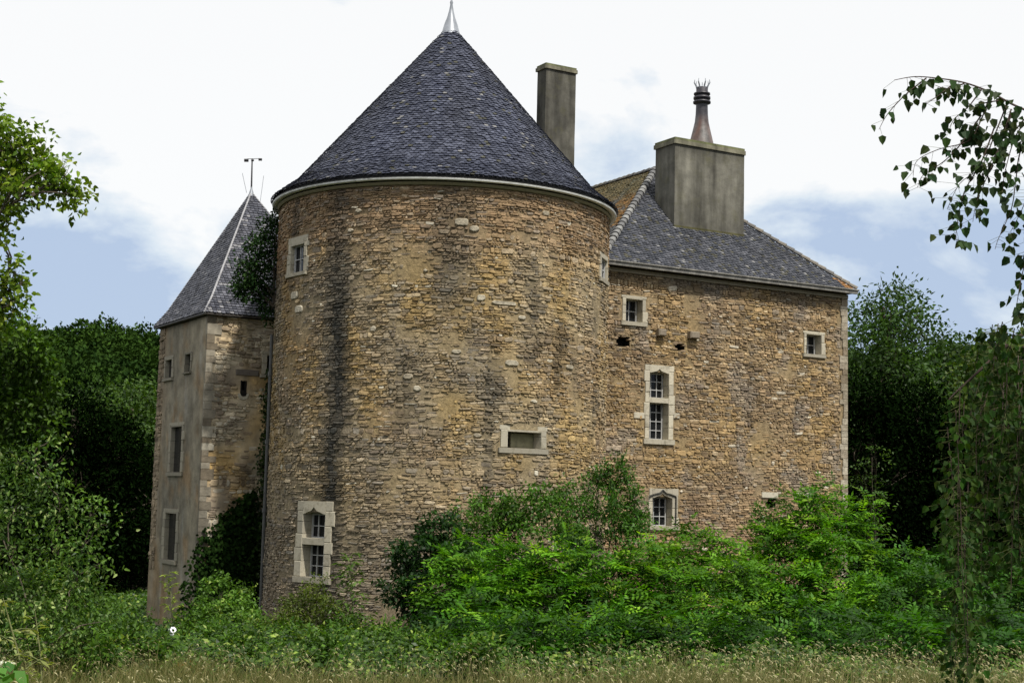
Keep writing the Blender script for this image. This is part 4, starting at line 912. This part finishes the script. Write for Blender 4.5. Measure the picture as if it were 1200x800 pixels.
bush('privet_bush', 'upright bush with pointed shoots where tower and house meet', 705, 37.2, [(676,590,14,20,37.2),(700,585,16,24,37.2),(725,580,15,28,37.4),(745,596,10,18,37.4),(690,620,30,24,37),(725,620,28,26,37),(745,630,18,24,37),(665,615,18,16,37),(715,562,5,16,37.3),(730,556,5,18,37.3),(742,570,5,18,37.3),(688,566,5,16,37.3),(665,585,5,14,37.3),(655,575,4,10,37.3),(702,560,4,14,37.3)], 'leaf', ((.026,.078,.010), (.065,.150,.018)), leaf=(.12,.045), per=34)
bush('robinia_bush', 'bright feathery bush in the middle of the thicket', 690, 31, [(670,655,34,14,32),(710,665,34,14,31.5),(650,695,34,14,31),(700,705,40,16,30.5),(745,670,28,16,31.5),(745,705,34,16,30.5),(690,735,46,16,30),(740,735,36,14,30),(780,690,24,14,31)])
bush('robinia_bush', 'light feathery bush below the low ogee window', 800, 33, [(790,650,24,14,34),(820,635,24,14,34),(848,650,22,14,34),(810,665,34,16,33),(850,680,34,16,32),(800,700,34,16,31.5),(845,715,36,16,31),(800,735,40,14,30.5),(770,650,18,14,34.5)], cols=((.022,.080,.004), (.11,.25,.012), (.20,.34,.02)))
bush('robinia_bush', 'tall feathery bush in front of the right corner of the house', 955, 35, [(975,600,26,16,36),(940,605,22,16,36),(905,620,20,12,36),(960,628,34,16,35.5),(1000,625,24,14,35.5),(920,645,34,16,35),(975,655,36,18,34.5),(880,650,26,14,35),(930,680,40,18,33.5),(985,690,36,18,33),(893,690,30,16,33),(1012,600,14,12,36),(966,582,12,8,36.2),(948,588,8,8,36.2),(900,718,36,16,32),(960,725,40,18,32)], cols=((.018,.074,.004), (.098,.235,.010), (.18,.33,.02)))
bush('robinia_bush', 'low feathery bush right of the house corner', 1040, 33.5, [(1035,650,20,10,35),(1060,665,26,12,34.5),(1030,680,26,14,34),(1075,690,34,14,33),(1040,715,34,16,32.5),(1090,720,34,16,32),(1020,740,34,14,31.5),(1080,745,36,12,31)], cols=((.018,.070,.006), (.055,.150,.010), (.10,.22,.02)))
bush('robinia_bush', 'feathery bush behind the hanging birch leaves', 1140, 34, [(1125,655,26,12,35),(1155,665,26,12,35),(1115,685,26,14,34),(1160,695,30,14,34),(1190,680,24,14,34.5),(1140,720,34,16,33),(1190,725,34,18,33),(1160,750,36,14,32),(1220,700,30,24,34)], cols=((.015,.055,.006), (.042,.125,.010), (.08,.19,.02)))
bush('robinia_bush', 'low bright shoots at the front foot of the thicket below the tower', 600, 25.5, [(545,738,34,14,26),(590,745,34,16,25.5),(640,748,34,16,25.5),(690,745,34,18,25.5),(735,748,30,16,25.5),(570,765,40,10,25),(660,768,44,10,25)], cols=((.010,.045,.003), (.045,.130,.008), (.11,.23,.018)), per=34)
bush('robinia_bush', 'low bright shoots at the front foot of the thicket below the house', 880, 25.5, [(785,745,34,16,25.5),(830,738,34,18,25.5),(880,745,36,18,25.5),(930,742,34,18,25.5),(985,748,34,16,25.5),(1040,748,34,16,25.5),(860,765,44,10,25),(960,768,44,10,25)], cols=((.010,.045,.003), (.045,.130,.008), (.11,.23,.018)), per=34)
bush('robinia_bush', 'low shoots behind the foot of the hanging birch strand', 1150, 26, [(1095,748,34,14,26),(1150,745,36,18,26),(1200,742,34,20,26),(1180,768,44,10,25.5)], cols=((.012,.050,.005), (.040,.120,.010), (.08,.18,.02)), per=34)
bush('bramble_bush', 'dark low bush at the foot of the thicket', 620, 30, [(560,748,40,14,29.5),(620,752,40,14,29.5),(680,755,40,12,29.5),(520,745,34,14,30),(740,755,40,12,29.5)], 'leaf', GD, leaf=(.10,.06), per=22)
bush('bramble_bush', 'dark low bramble between the feathery bushes and dry grass', 900, 30, [(820,752,44,12,29.5),(890,750,44,14,29.5),(960,755,44,14,29.5),(1030,758,40,12,29.5),(860,735,30,14,30.5)], 'leaf', ((.010,.034,.006), (.028,.075,.010)), leaf=(.10,.05), per=22)
for (lb_, px, Y, cl_) in [('dense undergrowth with painted-in gap shade below the tower side of the thicket', 600, 34.5, [(520,715,34,34,34.5),(580,705,40,40,34.5),(640,700,40,45,34.5),(700,700,40,50,35)]), ('dense undergrowth with painted-in gap shade below the house side of the thicket', 850, 35.5, [(770,705,40,36,35.5),(840,705,44,38,35.5),(910,700,44,40,35.5),(980,690,40,50,36)]), ('dense undergrowth with painted-in gap shade beyond the house corner', 1090, 37, [(1040,715,44,40,37),(1110,715,44,40,37),(1180,715,44,44,37),(1240,710,40,44,37)])]:
    bush('shaded_undergrowth', lb_, px, Y, cl_, 'leaf', ((.005,.018,.003), (.016,.045,.006)), leaf=(.14,.08), per=15)  # shade of the thicket's gaps put into the leaf colour
bush('leafy_sapling', 'small narrow sapling before the house wall right of the low window', 900, 36.5, [(893,620,6,12,36.5),(902,606,5,10,36.5),(915,612,6,12,36.5),(890,600,4,6,36.5)], 'leaf', GM, leaf=(.10,.045), per=40, rad=.02)
bush('yellow_bush', 'olive green bush under the tall ogee window of the tower', 350, 36, [(340,720,24,14,36),(365,712,22,16,36),(385,725,18,14,35.5),(350,735,34,14,35),(372,690,8,12,36.4)], 'leaf', ((.045,.075,.010), (.095,.125,.018)), leaf=(.09,.045), per=28)
bush('leafy_weeds', 'fresh green leafy clump at the foot of the ivy corner', 265, 37, [(250,700,14,16,38),(275,715,24,14,37.5),(240,722,20,14,37),(300,722,16,12,37),(262,735,36,12,36),(262,690,7,10,38),(287,698,8,10,38)], 'leaf', ((.040,.100,.012), (.095,.185,.024), (.20,.28,.06)), leaf=(.11,.06), per=32)
bush('nettle_clump', 'nettles in the dark gap left of the turret', 150, 36, [(120,735,26,12,36),(155,728,24,9,37),(150,742,34,10,35),(95,740,20,14,34)], 'leaf', ((.020,.055,.010), (.060,.120,.018)), leaf=(.11,.05), per=28)

bush('nettle_clump', 'tall nettles and weeds under the pale leaved shrub at the left', 60, 22, [(30,712,34,26,22),(75,722,34,24,22),(112,736,24,20,22),(20,752,34,22,21.5),(70,758,34,18,21.5),(100,700,18,20,22.3),(50,690,26,20,22.3)], 'leaf', ((.022,.062,.007), (.080,.155,.018), (.20,.26,.06)), leaf=(.085,.036), per=55, rad=.02)
for (px_, py_, Y_, w_) in [(150,752,26,20),(215,742,30,16),(330,752,29,22),(405,742,33,18),(445,752,29,24),(180,768,22,20),(285,764,24,22),(375,766,23,18),(500,762,25,22),(250,752,29,14),(560,770,22,20),(120,772,20,16)]:
    bush('weed_clump', 'one of the knee high leafy weed clumps standing in the low weeds before the towers', px_, Y_, [(px_,py_,w_,14,Y_),(px_-w_*.6,py_+6,w_*.7,10,Y_),(px_+w_*.5,py_-7,w_*.4,11,Y_)], 'leaf', ((.020,.058,.006), (.075,.155,.014), (.20,.27,.05)), leaf=(.10,.045), per=42, rad=.012, group='weed clumps before the towers')

# ---- low ground cover and dry grass
def cover_h(x, y): return max(.08, .34+.34*fbm(x*.55+4, y*.55, 2.)-.16*sst(y, 31, 38)-.15*sst(y, 36, 44)+.30*fbm(x*1.7, y*1.7, 1.))
n = 80000; yy = 21.5+15.5*rng.random(n)**.9; xx = -.40*yy-1.5+(.40*yy+6.5)*rng.random(n)
n2 = 30000; y2 = 22+9*rng.random(n2); x2 = 3+ (.42*y2-1)*rng.random(n2); xx = np.concatenate([xx, x2]); yy = np.concatenate([yy, y2]); n = len(xx)
y3 = 37+27*rng.random(45000); x3 = -.42*y3-1+(.42*y3-9.5)*rng.random(45000); xx = np.concatenate([xx, x3]); yy = np.concatenate([yy, y3]); n = len(xx)
y4 = 31+34*rng.random(30000); x4 = 9.5+(.45*y4-8)*rng.random(30000); xx = np.concatenate([xx, x4]); yy = np.concatenate([yy, y4]); n = len(xx)
keep = ((xx-TC.x)**2+(yy-TC.y)**2) > 4.9**2; xx, yy = xx[keep], yy[keep]; n = len(xx)
zz = np.array([gz(a, b)+cover_h(a, b)*(1.12-.85*c**1.5) for a, b, c in zip(xx, yy, rng.random(n))])
patch = np.array([fbm(a*.6, b*.6, 9.) for a, b in zip(xx, yy)])[:, None]
cc = pal(n, ((.014,.042,.004), (.062,.135,.010), (.19,.26,.045)), var=.5)*(1+.5*patch)
D = unit(rnd_unit(n)*np.array([1,1,.45])+np.array([0,0,.1])); Nn_ = unit(rnd_unit(n)*.6+np.array([0,-.25,.9]))
o = leaf_obj('ground_cover', M_leafg, None, np.stack([xx, yy, zz], 1), D, Nn_, .095*(.5+.9*rng.random(n))*(1+.6*(yy > 38)), .062*(1+.6*(yy > 38)), cc)
tag(o, 'low leafy weeds covering the ground before the towers', 'ground cover', kind='stuff')
def blades(n, x, y, h, wd, bend, cols, var=.3, seg=3):
    bz = np.array([gz(a, b) for a, b in zip(x, y)])-.02; a = rng.random(n)*2*math.pi; dx, dy = np.cos(a), np.sin(a); sx_, sy_ = -dy, dx; q = []; cl = pal(n, cols, var=var)
    al = np.arctan2(x, y); fx, fy = np.cos(a*2)*.35+np.cos(-al), np.sin(a*2)*.35+np.sin(-al)
    P = [];
    for k in range(seg+1):
        t = k/seg; off = bend*h*t**2; P.append(np.stack([x+dx*off, y+dy*off, bz+h*t*(1-.25*bend*t)], 1))
    v = []
    for k in range(seg):
        w0, w1 = wd*(1-(k/seg)**1.5), wd*(1-((k+1)/seg)**1.5)*1+.0008; S = np.stack([fx, fy, fx*0], 1)
        v.append(np.stack([P[k]-S*w0[:, None]/2, P[k]+S*w0[:, None]/2, P[k+1]+S*w1[:, None]/2, P[k+1]-S*w1[:, None]/2], 1))
    return np.concatenate(v), np.concatenate([cl]*seg), P[-1], np.stack([dx, dy, dx*0], 1)
def gpos(n, y0, y1, p=1.): y = y0+(y1-y0)*rng.random(n)**p; x = (rng.random(n)*2-1)*(.42*y+1); return x, y
n = 62000; x, y = gpos(n, 9, 21.5); dn_ = np.array([.85+.75*fbm(a*.8, b*.8, 4.) for a, b in zip(x, y)]); rt = 1+.30*np.clip((x+1)/4, 0, 1); h = (.30+.24*rng.random(n))*dn_*rt
v1, c1_, _, _ = blades(n, x, y, h, .009+.006*rng.random(n), .25+.6*rng.random(n), ((.050,.070,.014), (.17,.155,.050), (.06,.12,.02)))
n = 11000; x, y = gpos(n, 10, 22.5); k = np.array([fbm(a*.6, b*.6, 14.) > -.15 for a, b in zip(x, y)]); k2 = rng.random(len(k)) < .45+.55*np.clip((x+2)/5, 0, 1); k = k & k2; x, y = x[k], y[k]; n = len(x); rt = 1+.34*np.clip((x+1)/4, 0, 1); h = (.42+.32*rng.random(n))*rt
v2, c2_, tip, dr_ = blades(n, x, y, h, .005+.002*rng.random(n), .05+.55*rng.random(n)**1.5, ((.14,.14,.05), (.34,.30,.14)), seg=4)
# seed heads on the stalks
hd = []
for kx in range(5):
    a0 = tip+dr_*(.012*kx)+np.array([0,0,.012])*kx-np.array([0,0,.005])*kx**1.7; a1 = tip+dr_*(.012*(kx+1))+np.array([0,0,.012])*(kx+1)-np.array([0,0,.005])*(kx+1)**1.7
    w_ = .0065*(1-abs(kx-1.8)/3.4); S = np.array([1,0,0])*w_; hd.append(np.stack([a0-S-[0,0,.004], a0+S, a1+S, a1-S-[0,0,.004]], 1))
v3 = np.concatenate(hd); c3_ = np.concatenate([pal(n, ((.24,.22,.10), (.48,.44,.25)), var=.25)]*5)
o = quads('dry_grass', M_grass, None, np.concatenate([v1, v2, v3]), np.concatenate([c1_, c2_, c3_])); tag(o, 'tall straw coloured meadow grass along the bottom of the view', 'grass', kind='stuff')
# small things among the weeds
m = MB(); p = at(201.5, 740, 29); q = 10
vs = [(p.x+.075*math.cos(t)*(1+.2*math.sin(3*t)), p.y+.03*math.sin(2*t), p.z+.10*math.sin(t)) for t in np.linspace(0, 2*math.pi, q, endpoint=False)]
vs2 = [(a*1.+0, b+.05, c) for a, b, c in vs]; cen = (p.x, p.y-.04, p.z+.01)
m.add(vs+[cen], [(i, (i+1) % q, q) for i in range(q)], (.8,.8,.8)); m.add(vs2, [tuple(range(q-1,-1,-1))], (.7,.7,.7))
st = MB(); fl_ = empty('white_flower', (p.x, p.y, gz(p.x, p.y)), 'single white bindweed flower among the weeds below the turret', 'flower')
m.build('petals', mat_col('white_petal', .6, 20., .08, 0, base=(.82,.82,.84)), fl_); st.tube([(p.x, p.y+.04, gz(p.x,p.y)), (p.x, p.y+.02, p.z)], .008, 5, (.05,.1,.02)); st.build('stem', M_bark, fl_)
cl = [clump_px(213,782,7,5,22)]; e_ = empty('withered_plant', (cl[0][0][0], 22, gz(cl[0][0][0], 22)), 'withered orange leaved plant in the grass below the turret', 'plant')
branches(e_, (cl[0][0][0], 22, gz(cl[0][0][0], 22)), cl, .012, spread=.02); C, D, Nn_ = cluster_leaves(cl, 300, 5, .03, .6, .3); n = len(C); leaf_obj('leaves', M_leaf, e_, C, D, Nn_, .06, .035, pal(n, ((.25,.08,.02),(.38,.17,.04))))
# white corner flowers bottom left
cl = [clump_px(7,778,8,4,15)]; bx = cl[0][0][0]; e_ = empty('hogweed', (bx, 15, gz(bx, 15)), 'white flowered weed with broad leaf in the bottom left corner', 'weed')
branches(e_, (bx, 15, gz(bx, 15)), cl, .012, spread=.02); C, D, Nn_ = cluster_leaves(cl, 900, 5, .015, 1.2, .3); n = len(C); leaf_obj('flower_head', M_leaf, e_, C, D, Nn_, .03, .028, pal(n, ((.6,.62,.55),(.75,.75,.7)), var=.1))
cl = [clump_px(10,792,12,5,14.6)]; C, D, Nn_ = cluster_leaves(cl, 60, 4, .05, .9, .3); n = len(C); leaf_obj('leaves', M_leaf, e_, C, D, Nn_, .2, .14, pal(n, ((.04,.12,.02),(.08,.2,.03))))

# ---- weeping birch on the right
Yb = 7.6
bxx = at(1385, 572, Yb+.5).x; zb = gz(bxx, Yb+.5)-.1; bt = empty('weeping_birch', (bxx, Yb+.5, zb), 'weeping birch hanging its leafy twigs in from the right edge', 'birch')
T_ = at(1375, -60, Yb+.5); m = MB()
P = [V((bxx, Yb+.5, zb)), V((bxx-.03, Yb+.5, zb+1)), V((bxx+.04, Yb+.5, zb+2.2)), V((bxx-.02, Yb+.5, zb+3.6)), V((bxx, Yb+.5, zb+5))]; m.tube(P, [.15,.12,.105,.085,.04], 12, (.5,.48,.45)); m.build('trunk', mat_col('birch_bark', .7, 3., .2, .4, 14., .01, .3, lich=((.03,.03,.03), 6., .58, .64, .9)), bt, True)
tw = MB(); LC, LD, LN, LL, LCo = [], [], [], [], []
rb = np.random.default_rng(77)
def strand(pts, r0=.006, leaves_per_m=26, ls=.055, cols=((.030,.075,.018),(.065,.120,.028)), spread=.035, start=.0, Y=Yb, jit=.08, sub=0):
    W_ = [at(p[0], p[1], Y+(p[2] if len(p) > 2 else 0)) for p in pts]
    # smooth
    S = []
    for i in range(len(W_)-1):
        a = W_[max(0, i-1)]; b = W_[i]; c = W_[i+1]; d = W_[min(len(W_)-1, i+2)]
        for j in range(5):
            t = j/5; S.append(.5*((2*b)+(c-a)*t+(2*a-5*b+4*c-d)*t*t+(3*b-a-3*c+d)*t**3))
    S.append(W_[-1]); tw.tube(S, [max(.0014, r0*(1-.8*i/len(S))) for i in range(len(S))], 5, (.07,.05,.04))
    for i in range(len(S)-1):
        if i/len(S) < start: continue
        L = (S[i+1]-S[i]).length; k = rb.poisson(L*leaves_per_m)
        for _ in range(k):
            p = S[i].lerp(S[i+1], rb.random()); o = V((rb.normal()*spread, rb.normal()*spread, -abs(rb.normal())*spread*.6)); q = p+o
            tw.tube([p, q], [.0012,.0008], 3, (.08,.09,.03), cap=False)
            LC.append(tuple(q)); LD.append((o.x*6+rb.normal()*.35, o.y*6+rb.normal()*.35, -1.0+rb.normal()*.25)); LN.append((rb.normal()*.6, -1+rb.normal()*.4, rb.normal()*.4+.25)); LL.append(ls*(.65+.6*rb.random()))
            t = rb.random(); LCo.append(tuple((cols[0][z]*(1-t)+cols[1][z]*t)*(.8+.4*rb.random()) for z in range(3)))
    return S
BC = ((.016,.036,.012),(.038,.066,.020)); BG = ((.035,.085,.012),(.085,.160,.022))
main = [(1380,150),(1290,142),(1225,136),(1190,124),(1160,108),(1130,97),(1100,92),(1072,90),(1048,94)]
strand(main, .0085, 44, .05, BC, .035, .1)
for pts in [[(1120,96),(1100,112),(1085,122)],[(1085,92),(1060,112),(1040,134),(1030,152)],[(1150,105),(1135,125),(1118,140),(1112,155)],[(1160,112),(1150,140),(1135,165),(1100,175),(1075,188),(1070,205)],
            [(1150,135),(1125,170),(1105,190),(1082,205),(1075,220)],[(1180,122),(1165,160),(1150,195),(1125,215),(1110,245)],[(1165,150),(1150,190),(1130,225),(1122,260),(1120,282)],[(1185,128),(1172,170),(1160,200),(1145,235),(1140,260)],[(1185,135),(1170,175),(1150,205)],
            [(1210,140),(1195,180),(1190,215),(1185,245),(1170,280),(1166,292)],[(1225,140),(1212,200),(1200,240),(1185,270)],[(1230,150),(1215,230),(1205,290),(1196,330),(1190,365),(1186,378)],[(1200,140),(1180,165),(1165,185)],[(1130,98),(1110,104),(1096,100)],[(1170,118),(1150,122),(1140,130)],
            [(1205,140),(1190,160),(1178,200),(1175,225)],[(1260,150),(1235,240),(1215,320),(1202,380)],[(1300,150),(1260,250),(1230,340),(1215,400)]]:
    strand(pts, .0045, 60, .052, BC, .04)
# lower curtain
rr = random.Random(31)
lb = [(1400,330),(1300,340),(1230,372),(1180,405),(1150,432),(1125,455),(1110,470)]
S = strand(lb, .016, 18, .05, BG, .05, .3, Y=Yb+.6)
lb2 = [(1400,420),(1300,420),(1240,440),(1200,460),(1165,480)]; strand(lb2, .014, 18, .05, BG, .05, .3, Y=Yb+1)
for i in range(40):
    x0 = rr.uniform(1150,1290); y0 = rr.uniform(372,440)+max(0,(1180-x0))*.4; ln = rr.uniform(120,300); x1 = x0+rr.uniform(-26,8)
    strand([(x0,y0,rr.uniform(-.8,1.6)),(x0-6+rr.uniform(-8,4),y0+ln*.35),(x1,y0+ln*.7),(x1+rr.uniform(-6,6),y0+ln)], .003, 62, .043, ((.008,.024,.003),(.028,.064,.007)), .05, Y=Yb+rr.uniform(0,1.4))
for (x0, x1, y0, y1, dY) in [(1125,1118,455,800,0),(1130,1110,470,640,.2),(1120,1135,480,790,-.1),(1150,1105,440,620,.3),(1110,1122,500,770,.1),(1135,1128,560,800,.05),(1165,1150,450,700,.6),(1180,1185,430,690,.5),(1200,1196,420,660,.3),(1122,1116,600,800,0.02),(1128,1133,620,800,-.05)]:
    strand([(x0,y0),(x0*.6+x1*.4+rr.uniform(-5,5),y0+(y1-y0)*.35),(x1*.8+x0*.2+rr.uniform(-5,5),y0+(y1-y0)*.7),(x1,y1)], .0026, 58, .041, ((.010,.032,.004),(.036,.078,.009)), .05, Y=Yb+dY)
tw.build('twigs', M_bark, bt)
C = np.array(LC); L = np.array(LL); n = len(C)
# birch leaf: broad kite
leaf_ovate('leaves', M_leafb, bt, C, np.array(LD), np.array(LN), L, L*.78, np.array(LCo))
